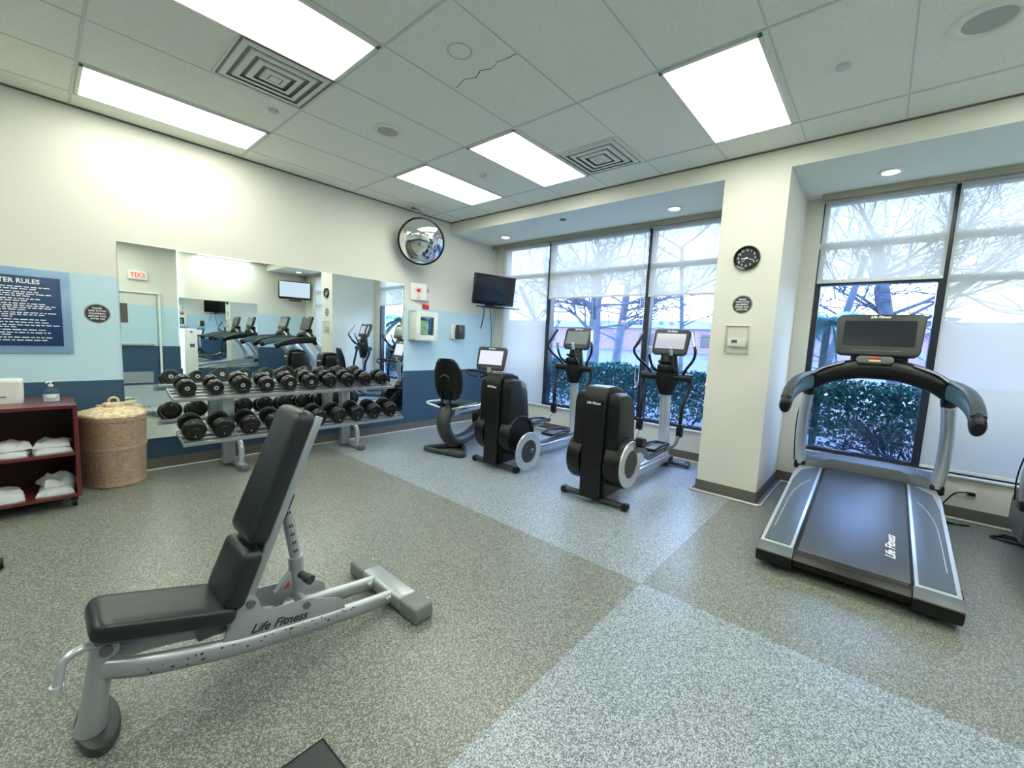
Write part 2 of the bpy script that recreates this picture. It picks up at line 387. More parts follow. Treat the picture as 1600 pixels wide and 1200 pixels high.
def blind(lab, y0, y1, zb, chain=None):
    t = thing('roller_blind', lab, 'roller blind', (XB-.012, (y0+y1)/2, 0), 0, 'sheer white roller blinds')
    wd = y1-y0; zt = 2.93
    bm = NB(); ny = 24; nz = 30
    V = [[bm.verts.new((.006*noise.noise(Vector((j*.25, i*.12, y0*3)))-.002, -wd/2+wd*j/ny, zb+(zt-zb)*i/nz)) for j in range(ny+1)] for i in range(nz+1)]
    for i in range(nz):
        for j in range(ny): bm.faces.new([V[i][j], V[i][j+1], V[i+1][j+1], V[i+1][j]])
    obj('shade_fabric', bm, M['shade'], t)
    bm = NB(); box(bm, (0, 0, zb), (.014, wd, .028), .005); obj('hem_bar', bm, M['white'], t)
    bm = NB(); cyl(bm, (-.02, -wd/2, 2.945), (-.02, wd/2, 2.945), .024); obj('roller_tube', bm, M['shade'], t)
    if chain is not None:
        bm = NB(); yc = chain-(y0+y1)/2
        tube(bm, [(-.03, yc, 2.9), (-.035, yc, 1.2), (-.035, yc-.01, .92), (-.035, yc-.03, .88), (-.035, yc-.05, .92), (-.035, yc-.055, 1.2), (-.03, yc-.05, 2.9)], .004, n=6, k=4)
        obj('pull_chain', bm, M['white'], t)
    return t
blind('white roller blind fully lowered in the corner bay behind the wall television', 4.045, 4.985, .385)
blind('wide white roller blind half lowered above the elliptical next to the corner', 2.425, 4.015, 2.09, 2.47)
blind('white roller blind half lowered above the elliptical beside the cream column', 1.46, 2.385, 2.075)
blind('white roller blind half lowered behind the treadmill console', -.345, .575, 2.15)
blind('wide white roller blind lowered to the sill, right of the treadmill', -1.94, -.375, .43)
for a, b, n in ((1.27, 5.19, 5), (-2.6, .60, 6)):
    bm = NB(); box(bm, (XB-.075, (a+b)/2, 2.985), (.10, b-a, .03)); box(bm, (XB-.12, (a+b)/2, 2.965), (.012, b-a, .05)); struct('trim_%d' % n, bm, M['taupe'])

# door on the front side, seen in the mirror
dr = bpy.data.objects.new('door_1', None); C.objects.link(dr); dr['kind'] = 'structure'
bm = NB(); box(bm, (1.37, -2.315, 1.04), (1.06, .02, 2.06)); obj('door_leaf', bm, M['stripe'], dr, False)
bm = NB(); box(bm, (1.37, -2.30, 2.10), (1.22, .05, .035)); box(bm, (1.955, -2.30, 1.05), (.04, .05, 2.1)); box(bm, (.80, -2.30, 1.05), (.04, .05, 2.1)); obj('door_frame', bm, M['jamb'], dr, False)
bm = NB(); box(bm, (1.33, -2.303, .17), (.95, .012, .26)); obj('kick_plate', bm, M['silver'], dr, False)
bm = NB(); box(bm, (1.35, -2.28, .93), (1.0, .05, .05), .01); obj('push_bar', bm, M['silver2'], dr, False)
bm = NB(); box(bm, (1.34, -2.301, 1.62), (.13, .012, .42)); obj('vision_panel', bm, M['skin_door'], dr, False)

# ------------------------------------------------------------------ mirrors
t = thing('wall_mirror', 'large frameless wall mirror behind the dumbbell rack', 'mirror', (2.025, YW, 0))
bm = NB(); box(bm, (0, -.004, 1.22), (3.0, .006, 1.82)); obj('mirror_glass', bm, M['mirror'], t, False)
t = thing('wall_mirror', 'second wall mirror across the room, seen inside the mirror behind the dumbbells', 'mirror', (3.24, YB, 0), PI)
bm = NB(); box(bm, (0, -.004, 1.2), (1.72, .006, 1.74)); obj('mirror_glass', bm, M['mirror'], t, False)

# convex mirror
cpos = Vector((3.555, 4.86, 2.69)); nrm = (Vector((0, 0, 1.42))-cpos); nrm = Vector((nrm.x, nrm.y, -1.9)).normalized()
t = thing('convex_mirror', 'round convex safety mirror hung at the ceiling above the defibrillator sign', 'mirror', cpos)
Q = nrm.to_track_quat('Z', 'Y').to_matrix().to_4x4()
Rm = .30; bul = .12; Rs = (Rm*Rm+bul*bul)/(2*bul)
prof = [(Rm*i/20, math.sqrt(Rs*Rs-(Rm*i/20)**2)-(Rs-bul)) for i in range(21)]
bm = NB(); lathe(bm, prof, Q, 64); obj('mirror_dome', bm, M['chrome'], t)
bm = NB(); lathe(bm, [(Rm-.004, -.012), (Rm+.012, -.01), (Rm+.014, .008), (Rm, .012), (Rm-.006, .006), (Rm-.004, -.012)], Q, 64); lathe(bm, [(0, -.012), (Rm, -.01)], Q, 64); obj('mirror_rim', bm, M['black'], t)
bm = NB(); tp = Q @ Vector((0, Rm*.9, -.01)); tube(bm, [tp, tp+Vector((.0, .03, .12)), Vector((.0, .20, ZC-cpos.z-.005))], .008, n=8); box(bm, (0, .2, ZC-cpos.z-.01), (.05, .05, .015), .003)
obj('hanger_bracket', bm, M['mgrey'], t)

# ================================================================== CEILING FITTINGS
def light(lab, x, y):
    t = thing('ceiling_light', lab, 'ceiling light', (x, y, ZC), 0, 'recessed fluorescent ceiling lights')
    bm = NB(); W, D = 1.196, .586
    for sx_, w_, sy_, d_ in ((0, W, D/2-.012, .024), (0, W, -D/2+.012, .024)): box(bm, (sx_, sy_, -.006), (w_, d_, .012), .002)
    for s in (-1, 1): box(bm, (s*(W/2-.012), 0, -.006), (.024, D, .012), .002)
    obj('frame', bm, M['whitepaint'], t)
    bm = NB(); box(bm, (0, 0, -.004), (W-.05, D-.05, .006)); obj('diffuser', bm, M['panel'], t, False)
light('long ceiling light panel nearest the mirror wall, at top left', .893, 4.62)
light('large ceiling light panel cut by the top edge of the photo', .893, 2.79)
light('ceiling light panel farthest away near the convex mirror', 3.335, 3.99)
light('ceiling light panel touching the smaller ceiling vent', 3.335, 2.79)
light('big square looking ceiling light panel above the cream column', 3.335, .97)
light('ceiling light panel reflected in the wall mirror above the treadmills', 3.335, -2.28)
for x, y, l_ in ((.893, .35, 'ceiling light panel directly above the photographer, added unseen to light the room'), (.893, -1.48, 'ceiling light panel in front of the exit door, added unseen to light the room'), (-1.55, 4.62, 'ceiling light panel left of the shelf cart, added unseen to light the room'),
        (-1.55, 2.79, 'ceiling light panel left of the weight bench, added unseen to light the room'), (-1.55, .35, 'ceiling light panel in the left rear part of the room, added unseen to light the room'), (3.335, -.86, 'ceiling light panel above the rear end of the second treadmill, added unseen to light the room')):
    light(l_, x, y)  # extra panels out of view, added for the room's light level

def vent(lab, x, y):
    t = thing('ceiling_vent', lab, 'air vent', (x, y, ZC), 0, 'square ceiling air diffusers')
    bm = NB()
    for k in range(4):
        a = .268-.064*k; b = a-.034; z0 = -.010-.004*k
        lo = [bm.verts.new((p[0]*a, p[1]*a, z0)) for p in ((-1, -1), (1, -1), (1, 1), (-1, 1))]
        hi = [bm.verts.new((p[0]*b, p[1]*b, z0-.003)) for p in ((-1, -1), (1, -1), (1, 1), (-1, 1))]
        ou = [bm.verts.new((p[0]*(a+.004), p[1]*(a+.004), z0+.010)) for p in ((-1, -1), (1, -1), (1, 1), (-1, 1))]
        for i in range(4):
            j = (i+1) % 4; bm.faces.new([lo[i], lo[j], hi[j], hi[i]]); bm.faces.new([lo[i], lo[j], ou[j], ou[i]])
    for s in (-1, 1):
        box(bm, (s*.295, 0, -.006), (.012, .60, .012)); box(bm, (0, s*.295, -.006), (.60, .012, .012))
    box(bm, (0, 0, -.024), (.07, .07, .004))
    obj('louvre', bm, M['grille'], t, False)
    bm = NB(); box(bm, (0, 0, -.001), (.58, .58, .003)); obj('duct_opening', bm, M['ventdark'], t, False)
vent('large square air vent between the two panels at upper left', 1.20, 3.37)
vent('smaller looking square air vent beside the middle light panel', 3.63, 2.19)
def ring_fix(name, lab, cat, x, y, r, z=ZC, inner=.62, m1='spkring', m2='spk', p2='grille', group=None):
    t = thing(name, lab, cat, (x, y, z), 0, group)
    bm = NB(); lathe(bm, [(r*inner, -.004), (r*.7, -.014), (r*.95, -.012), (r, 0)], I4, 40); obj('trim_ring', bm, M[m1], t)
    bm = NB(); lathe(bm, [(0, -.006), (r*inner*1.02, -.006)], I4, 40); obj(p2, bm, M[m2], t)
ring_fix('ceiling_speaker', 'round ceiling speaker beyond the large air vent', 'speaker', 2.115, 3.41, .135, group='ceiling speakers')
ring_fix('ceiling_speaker', 'round ceiling speaker at the top right edge', 'speaker', 3.33, -.24, .16, group='ceiling speakers')
bm = NB(); lathe(bm, [(.066, -.001), (.068, -.003), (.078, -.003), (.08, -.001)], I4, 32); tag(obj('ceiling_cutout_patch', bm, M['tilegrid'], loc=(1.82, 2.14, ZC)), 'faint patched circle in the cracked ceiling tile', 'ceiling patch')
for x, y, l in ((3.344, .353, 'recessed sprinkler cap right of the big light above the column'), (1.365, 3.877, 'small sprinkler cap between the large vent and the long light panel'), (3.30, 3.43, 'small sprinkler cap between the two middle light panels')):
    t = thing('sprinkler_cap', l, 'sprinkler', (x, y, ZC), 0, 'recessed sprinkler caps')
    bm = NB(); lathe(bm, [(0, -.016), (.034, -.016), (.038, -.012), (.038, 0)], I4, 24); obj('cover_plate', bm, M['tilegrid'], t)
# crack in the tile
bm = NB(); yy = [1.87, 1.95, 2.02, 2.10, 2.17, 2.25, 2.33, 2.44]
for a, b in zip(yy, yy[1:]):
    xa = 2.045+.018*math.sin(a*37); xb = 2.045+.018*math.sin(b*37); d = Vector((xb-xa, b-a, 0)); 
    box(bm, (0, 0, 0), (d.length*1.05, .002+.005*abs(math.sin(a*11)), .002), 0, T((xa+xb)/2, (a+b)/2, ZC-.0005) @ RZ(math.atan2(b-a, xb-xa)))
tag(obj('tile_crack', bm, M['ventdark'], smooth=False), 'jagged dark crack across the ceiling tile by the patched circle', 'crack')
for x, y, l in ((4.915, 4.56, 'small round downlight in the soffit nearest the corner'), (4.915, 1.944, 'small round downlight in the soffit just left of the column'), (4.915, .098, 'round downlight in the soffit above the treadmill'), (4.915, -1.9, 'round downlight in the soffit seen in the mirror above the lit television')):
    ring_fix('downlight', l, 'downlight', x, y, .085, ZS, .8, 'white', 'down', 'lens', 'soffit downlights')
bm = NB(); lathe(bm, [(0, -.01), (.04, -.01), (.045, 0)], I4, 20); tag(obj('sensor_disc', bm, M['mgrey'], loc=(4.62, 3.28, ZS)), 'small dark disc on the soffit between two downlights', 'sensor')

# ================================================================== SIGNS AND WALL FITTINGS
def on_back(x, z, d=0): return T(x, YW-d, z) @ RX(PI/2)           # local xy -> wall, +z out to the room
def on_col(y, z, d=0): return T(XF-d, y, z) @ RZ(-PI/2) @ RX(PI/2)
# centre rules board
t = thing('rules_sign', 'dark blue FITNESS CENTER RULES board on clear backing above the shelf cart', 'sign', (-.18, YW, 1.47))
def loc(d=0, x=0, z=0): return T(x, -d, z) @ RX(PI/2)
bm = NB(); box(bm, (0, 0, .006), (.80, .68, .006), .001, loc()); obj('backing_plate', bm, mat('frosted_acrylic', (.24, .38, .55), .15), t)
bm = NB(); box(bm, (0, 0, .012), (.69, .555, .006), .001, loc()); obj('sign_panel', bm, M['navy'], t)
bm = merge(NB(), text_bm('FITNESS CENTER RULES', .050, loc(.0165, -.01, .235), xs=.92, bold=.0012)); obj('heading_text', bm, M['text_w'], t, False)
bm = NB(); random.seed(3); z = .19
for para in (2, 3, 2, 4, 3, 1, 1, 2, 1, 2, 1, 1):
    for ln in range(para):
        x = -.30; xe = .30-random.random()*.08 if ln < para-1 or para == 1 else .02+random.random()*.2
        while x < xe:
            wd = .012+random.random()*.035; box(bm, (x+wd/2, z, 0), (wd, .0075, .0012), 0, loc(.0162)); x += wd+.008
        z -= .0165
    z -= .0055
obj('small_print', bm, M['text_w'], t, False)
# round wipe-down decals
def decal(lab, MM, l):
    t = thing('round_decal', lab, 'sign', l, 0, 'round wipe down decals')
    bm = NB(); lathe(bm, [(0, .002), (.084, .002), (.085, 0)], MM, 48); obj('disc', bm, M['signblk'], t)
    bm = NB(); lathe(bm, [(.079, .0024), (.0815, .0024)], MM, 48); obj('border_line', bm, M['text_w'], t)
    bm = NB()
    for i, s in enumerate(('PLEASE', 'WIPE DOWN', 'EQUIPMENT', 'BEFORE AND', 'AFTER USE')):
        t2 = text_bm(s, .0195, MM @ T(0, .046-.023*i, .0028), .0006, bold=.0004); merge(bm, t2)
    obj('lettering', bm, M['text_w'], t, False)
decal('round dark PLEASE WIPE DOWN EQUIPMENT decal on the blue wall left of the mirror', RX(PI/2), (.378, YW, 1.48))
decal('round dark PLEASE WIPE DOWN EQUIPMENT decal on the column under the clock', RZ(-PI/2) @ RX(PI/2), (XF, 1.011, 1.838))
# AED flag sign, tag and cabinet
t = thing('defibrillator_sign', 'white V shaped defibrillator sign with red heart above the white cabinet', 'sign', (3.80, YW, 2.05))
bm = NB(); box(bm, (0, 0, 0), (.24, .24, .005), .002, T(-.06, -.045, 0) @ RZ(-.30) @ RX(PI/2)); box(bm, (0, 0, 0), (.13, .24, .005), .002, T(.105, -.04, 0) @ RZ(.55) @ RX(PI/2)); obj('sign_board', bm, M['white'], t)
F = T(-.06, -.049, 0) @ RZ(-.30) @ RX(PI/2)
bm = NB()
hp = []
for i in range(40):
    a = 2*PI*i/40; hp.append((.0022*16*math.sin(a)**3, .0022*(13*math.cos(a)-5*math.cos(2*a)-2*math.cos(3*a)-math.cos(4*a))+.015))
prism(bm, hp, .002, F); hp2 = [(x*1.7, (y-.015)*1.7+.010) for x, y in hp]
for k in range(40):
    a = hp2[k]; b = hp2[(k+1) % 40]; d = Vector((b[0]-a[0], b[1]-a[1])); 
    if d.length > 1e-4: box(bm, (0, 0, 0), (d.length*1.2, .0035, .002), 0, F @ T((a[0]+b[0])/2, (a[1]+b[1])/2, 0) @ RZ(math.atan2(d.y, d.x)))
merge(bm, text_bm('AED', .03, F @ T(0, -.085, .002), .0008))
box(bm, (0, 0, .003), (.03, .05, .002), 0, T(.105, -.045, .03) @ RZ(.55) @ RX(PI/2))
obj('heart_emblem', bm, M['red'], t, False)
bm = NB(); box(bm, (0, 0, 0), (.115, .07, .02), .004, on_back(3.90, 1.845, .01)); o = obj('alarm_tag', bm, M['red']); tag(o, 'small red alarm tag between the heart sign and the white cabinet', 'tag')
t = thing('defibrillator_cabinet', 'white wall cabinet with a green device behind its window', 'cabinet', (3.81, YW, 1.555))
bm = NB()
W_, H_, D_ = .39, .42, .17
for s in (-1, 1): box(bm, (s*(W_/2-.006), -D_/2, 0), (.012, D_, H_), .003); box(bm, (0, -D_/2, s*(H_/2-.006)), (W_, D_, .012), .003)
box(bm, (0, -.004, 0), (W_, .008, H_)); obj('cabinet_body', bm, M['whitepaint'], t)
bm = NB(); y_ = -D_-.006; wx, wz = .12, .13
for s in (-1, 1): box(bm, (s*(W_/2+wx)/2, y_, 0), (W_/2-wx, .014, H_), .003); box(bm, (0, y_, s*(H_/2+wz)/2), (2*wx, .014, H_/2-wz), .003)
box(bm, (-.16, y_-.01, -.12), (.02, .02, .03), .004); obj('cabinet_door', bm, M['whitepaint'], t)
bm = NB(); box(bm, (0, -D_, 0), (.235, .003, .255)); obj('window_pane', bm, M['clear'], t, False)
bm = NB(); box(bm, (-.02, -.10, -.02), (.17, .08, .21), .02); obj('green_device', bm, M['aedgreen'], t, label='green device')
bm = NB(); box(bm, (.092, -.10, 0), (.035, .08, .24), .005); box(bm, (0, -.012, 0), (.24, .005, .26)); obj('device_case', bm, M['aedblue'], t, label='blue case')
bm = NB(); tube(bm, [(-.07, -.145, -.05), (-.03, -.148, -.01), (.0, -.148, -.05), (.03, -.148, 0)], .006, n=6); obj('pad_lead', bm, M['label'], t)
# soap/sanitizer dispenser
t = thing('hand_sanitizer_dispenser', 'brown smoked sanitizer dispenser on the blue wall right of the white cabinet', 'dispenser', (4.50, YW, 1.50))
bm = NB(); box(bm, (-.03, -.03, 0), (.17, .06, .23), .012); obj('back_plate', bm, M['white'], t)
bm = NB(); prism(bm, [(-.065, .11), (.065, .11), (.07, .02), (.07, -.09), (.05, -.115), (-.05, -.115), (-.07, -.09), (-.07, .02)], .09, T(.02, -.10, 0) @ RX(PI/2), .012); obj('cover', bm, M['brown'], t)
# clock
t = thing('wall_clock', 'round black wall clock high on the cream column', 'clock', (XF, 1.011, 2.257))
MC = RZ(-PI/2) @ RX(PI/2)
bm = NB(); lathe(bm, [(.088, .012), (.092, .028), (.102, .032), (.110, .02), (.110, 0)], MC, 48); obj('clock_rim', bm, M['gloss'], t)
bm = NB(); lathe(bm, [(0, .012), (.09, .012)], MC, 48); obj('clock_face', bm, M['clockface'], t)
bm = NB()
for k in range(12):
    a = k*PI/6; merge(bm, text_bm(str(12 if k == 0 else k), .026, MC @ T(.070*math.sin(a), .070*math.cos(a), .0135), .0004, bold=.0005))
obj('numerals', bm, M['text_w'], t, False)
bm = NB()
for a, L_, w_ in ((PI*.62, .062, .005), (-PI*.55, .045, .007), (PI*1.25, .05, .003)):
    box(bm, (0, L_/2, .016), (w_, L_, .001), 0, MC @ RZ(-a))
cyl(bm, MC @ Vector((0, 0, .012)), MC @ Vector((0, 0, .018)), .007, n=12)
obj('clock_hands', bm, M['text_w'], t, False)
# thermostat in clear guard
t = thing('thermostat', 'white thermostat inside a clear guard box low on the column', 'thermostat', (XF, 1.02, 1.515))
bm = NB(); box(bm, (0, -.03, .018), (.155, .075, .03), .008, MC); obj('body', bm, M['white'], t)
bm = NB(); box(bm, (-.02, -.018, .034), (.05, .028, .002), 0, MC); obj('display', bm, M['mgrey'], t)
bm = NB()
for s in (-1, 1): box(bm, (s*.095, 0, .03), (.006, .25, .06), .001, MC); box(bm, (0, s*.122, .03), (.19, .006, .06), .001, MC)
box(bm, (0, 0, .06), (.19, .25, .003), 0, MC); obj('guard_box', bm, M['guard'], t)
bm = NB()
for s in (-1, 1): box(bm, (s*.1, 0, .004), (.006, .262, .008), .001, MC); box(bm, (0, s*.128, .004), (.206, .006, .008), .001, MC)
obj('guard_flange', bm, M['whitepaint'], t)
# exit sign
t = thing('exit_sign', 'EXIT sign with red letters over the door, seen reversed in the mirror', 'sign', (1.60, -2.33, 2.47))
bm = NB(); box(bm, (0, .025, 0), (.34, .05, .19), .008); obj('sign_housing', bm, M['whitepaint'], t)
bm = merge(NB(), text_bm('EXIT', .145, T(0, .051, 0) @ RZ(PI) @ RX(PI/2), .001, xs=.85, bold=.002)); obj('sign_letters', bm, M['exitred'], t, False)
# outlet
t = thing('wall_outlet', 'white wall outlet with a black plug under the lowered blind', 'outlet', (XB, -.70, .245))
bm = NB(); box(bm, (-.004, 0, 0), (.008, .12, .075), .003); obj('cover_plate', bm, M['whitepaint'], t)
# dark grip door plates etc. televisions
def tv(name, lab, pos, rz, tilt, screen, w_=.78, h_=.47):
    t = thing(name, lab, 'television', pos, rz)
    MM = RX(tilt)   # faces local -y
    bm = NB(); box(bm, (0, 0, 0), (w_, .05, h_), .012, MM); prism(bm, rrect(w_*.7, h_*.7, .05), .05, MM @ T(0, .04, 0) @ RX(PI/2), .015); obj('housing', bm, M['gloss'], t)
    bm = NB(); box(bm, (0, -.0255, .018), (w_-.05, .003, h_-.085), 0, MM); obj('screen', bm, M[screen], t, False)
    bm = merge(NB(), text_bm('—', .02, MM @ T(0, -.027, -h_/2+.018) @ RX(PI/2), .0005)); obj('badge', bm, M['silver2'], t, False)
    return t
tq = tv('television', 'black flat television on a swing arm in the corner above the bike', (4.92, 4.76, 2.19), -.22, .12, 'tv')
bm = NB(); box(bm, (.0, .02, -.27), (.34, .20, .03), .008); box(bm, (-.16, -.02, -.275), (.42, .03, .018), .004, RZ(.12)); box(bm, (.27, -.04, -.275), (.30, .035, .012), .004, RZ(-.25))
tube(bm, [(0, .05, -.10), (.02, .18, -.2), (.04, .30, -.22), (.10, .40, -.2)], .02, n=10); box(bm, (0, .06, -.15), (.10, .03, .25), .006); obj('swing_mount', bm, M['black'], tq)
bm = NB(); tube(bm, [(-.18, .0, -.28), (-.19, -.01, -.42), (-.23, .0, -.62)], .008, n=6); tube(bm, [(-.05, .02, -.29), (-.01, .05, -.5), (.03, .08, -.75), (.035, .1, -.95)], .006, n=6); obj('hanging_cable', bm, M['black'], tq)
t2 = tv('television', 'lit television on the far side of the room, seen only in the mirror', (4.95, -2.25, 2.52), PI+.30, .12, 'tvon', .82, .50)
bm = NB(); box(bm, (0, .05, -.28), (.30, .16, .04), .008); tube(bm, [(0, .03, -.10), (0, .16, -.2), (-.05, .30, -.2)], .025, n=10); obj('swing_mount', bm, M['black'], t2)
# water cooler seen in mirror
t = thing('water_cooler', 'tall white water cooler by the far wall, seen only in the mirror', 'water cooler', (2.53, -2.42, 0))
bm = NB(); box(bm, (0, 0, .68), (.25, .34, 1.28), .015); obj('cabinet', bm, M['white'], t)
bm = NB(); box(bm, (0, 0, .02), (.22, .3, .04)); obj('plinth', bm, M['black'], t)
bm = NB(); box(bm, (.02, .172, .92), (.10, .012, .08), .004); obj('drip_recess', bm, M['mgrey'], t)
bm = NB(); box(bm, (0, .175, 1.25), (.05, .015, .035), .006); obj('spout', bm, M['mgrey'], t)

# ================================================================== WEIGHT BENCH
bt = thing('weight_bench', 'adjustable weight bench with raised black backrest and silver frame', 'weight bench', (.065, 1.89, 0))
def bx(x): return x-.065
def oval_post(bm, p0, p1, a, b, n=20):
    tube(bm, [p0, p1], 1, n=n, k=1, flat=(a, b)); return bm
bm = NB(); prism(bm, [(x*.55, y) for x, y in [(.105*math.cos(2*PI*i/28), .15*math.sin(2*PI*i/28)) for i in range(28)]], .035, T(.016, .034, .0175), .008); obj('front_foot_pad', bm, M['dgrey'], bt)
bm = NB()
secs = []
for k in range(9):
    u = k/8; z = .03+.30*u; cx = -.002+.042*u; a = .036-.003*u+.006*(1-u)**8; b = .066-.018*u
    secs.append([(cx+a*math.cos(2*PI*i/24), .015-.015*u+b*math.sin(2*PI*i/24), z) for i in range(24)])
loft(bm, secs); cyl(bm, (.042, -.052, .325), (.042, .052, .325), .034); obj('front_post', bm, M['silver'], bt)
for px_, pz_, py_, pr_ in ((.042, .325, .060, .018), (.455, .322, .112, .016), (.672, .214, .112, .015)):
    bm = NB(); cyl(bm, (px_, -py_, pz_), (px_, py_, pz_), pr_, n=20); obj('pivot_bolt', bm, M['mgrey'], bt)
bm = NB(); tube(bm, [(.03, -.03, .345), (-.02, -.035, .352), (-.055, -.04, .335), (-.066, -.04, .29), (-.075, -.04, .245)], .013, n=12); cyl(bm, (-.073, -.04, .262), (-.077, -.04, .235), .017, n=14); obj('carry_handle', bm, M['silver2'], bt)
for s in (-1, 1):
    bm = NB(); tube(bm, [(bx(.10), s*.03, .252), (bx(.20), s*.075, .232), (bx(.34), s*.09, .196), (bx(.50), s*.09, .152), (bx(.75), s*.09, .108), (bx(1.0), s*.09, .07), (bx(1.19), s*.09, .048)], 1, n=16, flat=(.024, .038), upv=(0, 0, 1)); obj('side_rail', bm, M['silver'], bt)
bm = NB(); box(bm, (bx(1.215), 0, .048), (.115, .38, .078), .022, seg=4)
for s in (-1, 1): tube(bm, [(bx(1.13), s*.09, .05), (bx(1.2), s*.09, .05)], .03, n=14, k=1)
obj('rear_crossbar', bm, M['silver'], bt)
for s in (-1, 1):
    bm = NB(); box(bm, (bx(1.215), s*.25, .044), (.115, .145, .084), .016, seg=3); obj('end_cap', bm, M['capgrey'], bt)
    bm = NB(); cyl(bm, (bx(1.27), s*.255, .05), (bx(1.27), s*.275, .05), .028, n=18); cyl(bm, (bx(1.27), s*.245, .05), (bx(1.27), s*.29, .05), .008, n=10); obj('transport_wheel', bm, M['silver2'], bt)
for s in (-1, 1):
    bm = NB()
    pts = [(.375, .165), (.42, .205), (.485, .345), (.515, .357), (.545, .335), (.560, .285), (.60, .262), (.70, .247), (.715, .245), (.755, .238), (.84, .197), (.875, .185), (.905, .16), (.92, .10), (.70, .122), (.50, .152)]
    prism(bm, [(bx(x), z) for x, z in pts], .008, T(0, s*.098, 0) @ RX(PI/2), .002); obj('side_plate', bm, M['silver'], bt)
bm = merge(NB(), text_bm('Life Fitness', .050, T(bx(.628), -.1035, .188) @ RY(math.radians(10.5)) @ RX(PI/2), .0006, shear=.35, bold=.0007)); obj('frame_lettering', bm, M['text_k'], bt, False)
random.seed(5); bm = NB()
for k in range(34):
    x = .20+random.random()*.75; zz = .232-.166*max(0, (x-.2)/.95)**.8 if x > .2 else .23
    zc = zz+(random.random()-.5)*.03
    box(bm, (bx(x), -.1142, zc), (.003+random.random()*.010, .0012, .002+random.random()*.006), 0)
obj('paint_chip', bm, M['scuff'], bt, False)
# seat
sa = math.radians(17)
S0 = T(bx(.27), 0, .365) @ RY(sa)
bm = NB(); secs = []
t_ = bmesh.new(); bmesh.ops.create_cube(t_, size=1)
def cushion(L_, W0, W1, H_, r, MM, name, par, wedge=0):
    """rounded upholstered pad: length along x (W0 at -x end, W1 at +x end)"""
    bm = NB(); t = bmesh.new(); bmesh.ops.create_grid(t, x_segments=1, y_segments=1, size=.5); t.free()
    pts = []; ns = 18; n2 = 28; secs = []
    for i in range(ns+1):
        u = -1+2*i/ns; x = L_/2*math.copysign(1-(1-abs(u))**1.6, u)
        e = max(0, (abs(x)-(L_/2-r))/r); f = math.sqrt(max(0.0, 1-e*e))
        W = (W0+(W1-W0)*(x/L_+.5))/2-r+r*max(f, .05); Hh = H_/2-(r*.8)+(r*.8)*max(f, .05)
        s = []
        for j in range(n2):
            a = 2*PI*j/n2; c, d = math.cos(a), math.sin(a); k = .38
            s.append((x, W*math.copysign(abs(c)**k, c), Hh*math.copysign(abs(d)**k, d)))
        secs.append(s)
    loft(bm, secs, MM); return obj(name, bm, M['vinyl'], par)
t_.free(); bm.free()
se = cushion(.42, .235, .27, .075, .035, S0, 'seat_cushion', bt)
bm = NB(); box(bm, (0, 0, -.052), (.36, .12, .028), .006, S0); box(bm, (bx(.40), 0, .26), (.10, .14, .07), .01, RY(0)); box(bm, (bx(.125), 0, .372), (.05, .07, .06), .01); obj('seat_bracket', bm, M['mgrey'], bt)
ba = math.atan2(1.053-.343, .793-.509)      # frame lean
BD = Vector((math.cos(ba), 0, math.sin(ba)))
def on_back_frame(s, off): # s along the frame from the hinge, off in front of it (towards -x)
    p = Vector((bx(.512), 0, .335))+BD*s+Vector((-math.sin(ba), 0, math.cos(ba)))*off
    return T(*p) @ RY(-ba)
bm = NB(); box(bm, (.365, 0, 0), (.77, .15, .016), .004, on_back_frame(0, 0)); 
for s in (-1, 1): box(bm, (.375, s*.072, -.012), (.79, .012, .036), .004, on_back_frame(0, 0))
cyl(bm, (bx(.52), -.10, .322), (bx(.52), .10, .322), .026, n=20); obj('back_frame', bm, M['silver'], bt)
cushion(.235, .255, .25, .085, .036, on_back_frame(.085, .052), 'lumbar_cushion', bt)
cushion(.560, .255, .24, .085, .036, on_back_frame(.50, .055), 'back_cushion', bt)
bm = NB(); box(bm, (.36, 0, -.04), (.12, .05, .05), .01, on_back_frame(0, 0)); obj('frame_bumper', bm, M['black'], bt)
A_ = Vector((bx(.735), 0, .375)); B_ = Vector((bx(.675), 0, .76))
bm = NB(); tube(bm, [A_, B_], 1, n=14, k=1, flat=(.024, .023)); obj('adjustment_post', bm, M['silver'], bt)
bm = NB()
for k in range(6):
    p = A_.lerp(B_, .06+.105*k+(.06 if k > 4 else 0)); cyl(bm, (p.x, -.0222, p.z), (p.x, -.0236, p.z), .0085, n=12); 
obj('adjustment_hole', bm, M['text_k'], bt, False)
bm = NB(); tube(bm, [A_+Vector((.0, 0, -.14)), A_+Vector((.0, 0, -.03)), A_+Vector((-.004, 0, .03))], 1, n=14, k=2, flat=(.032, .031)); cyl(bm, (bx(.735), -.10, .215), (bx(.735), .10, .215), .022, n=16)
prism(bm, [(bx(.735), .375), (bx(.64), .27), (bx(.655), .255), (bx(.735), .225), (bx(.765), .25)], .03, RX(PI/2), .004); obj('post_collar', bm, M['silver'], bt)
bm = NB(); cyl(bm, (bx(.74), -.02, .325), (bx(.755), -.065, .318), .016, n=16); cyl(bm, (bx(.754), -.062, .318), (bx(.762), -.092, .314), .021, n=18); obj('pull_knob', bm, M['dgrey'], bt)
bm = NB(); prism(bm, [(bx(.672), .275), (bx(.700), .275), (bx(.700), .305)], .001, T(0, -.0156, 0) @ RX(PI/2)); obj('warning_sticker', bm, M['red'], bt, False, 'red warning sticker')

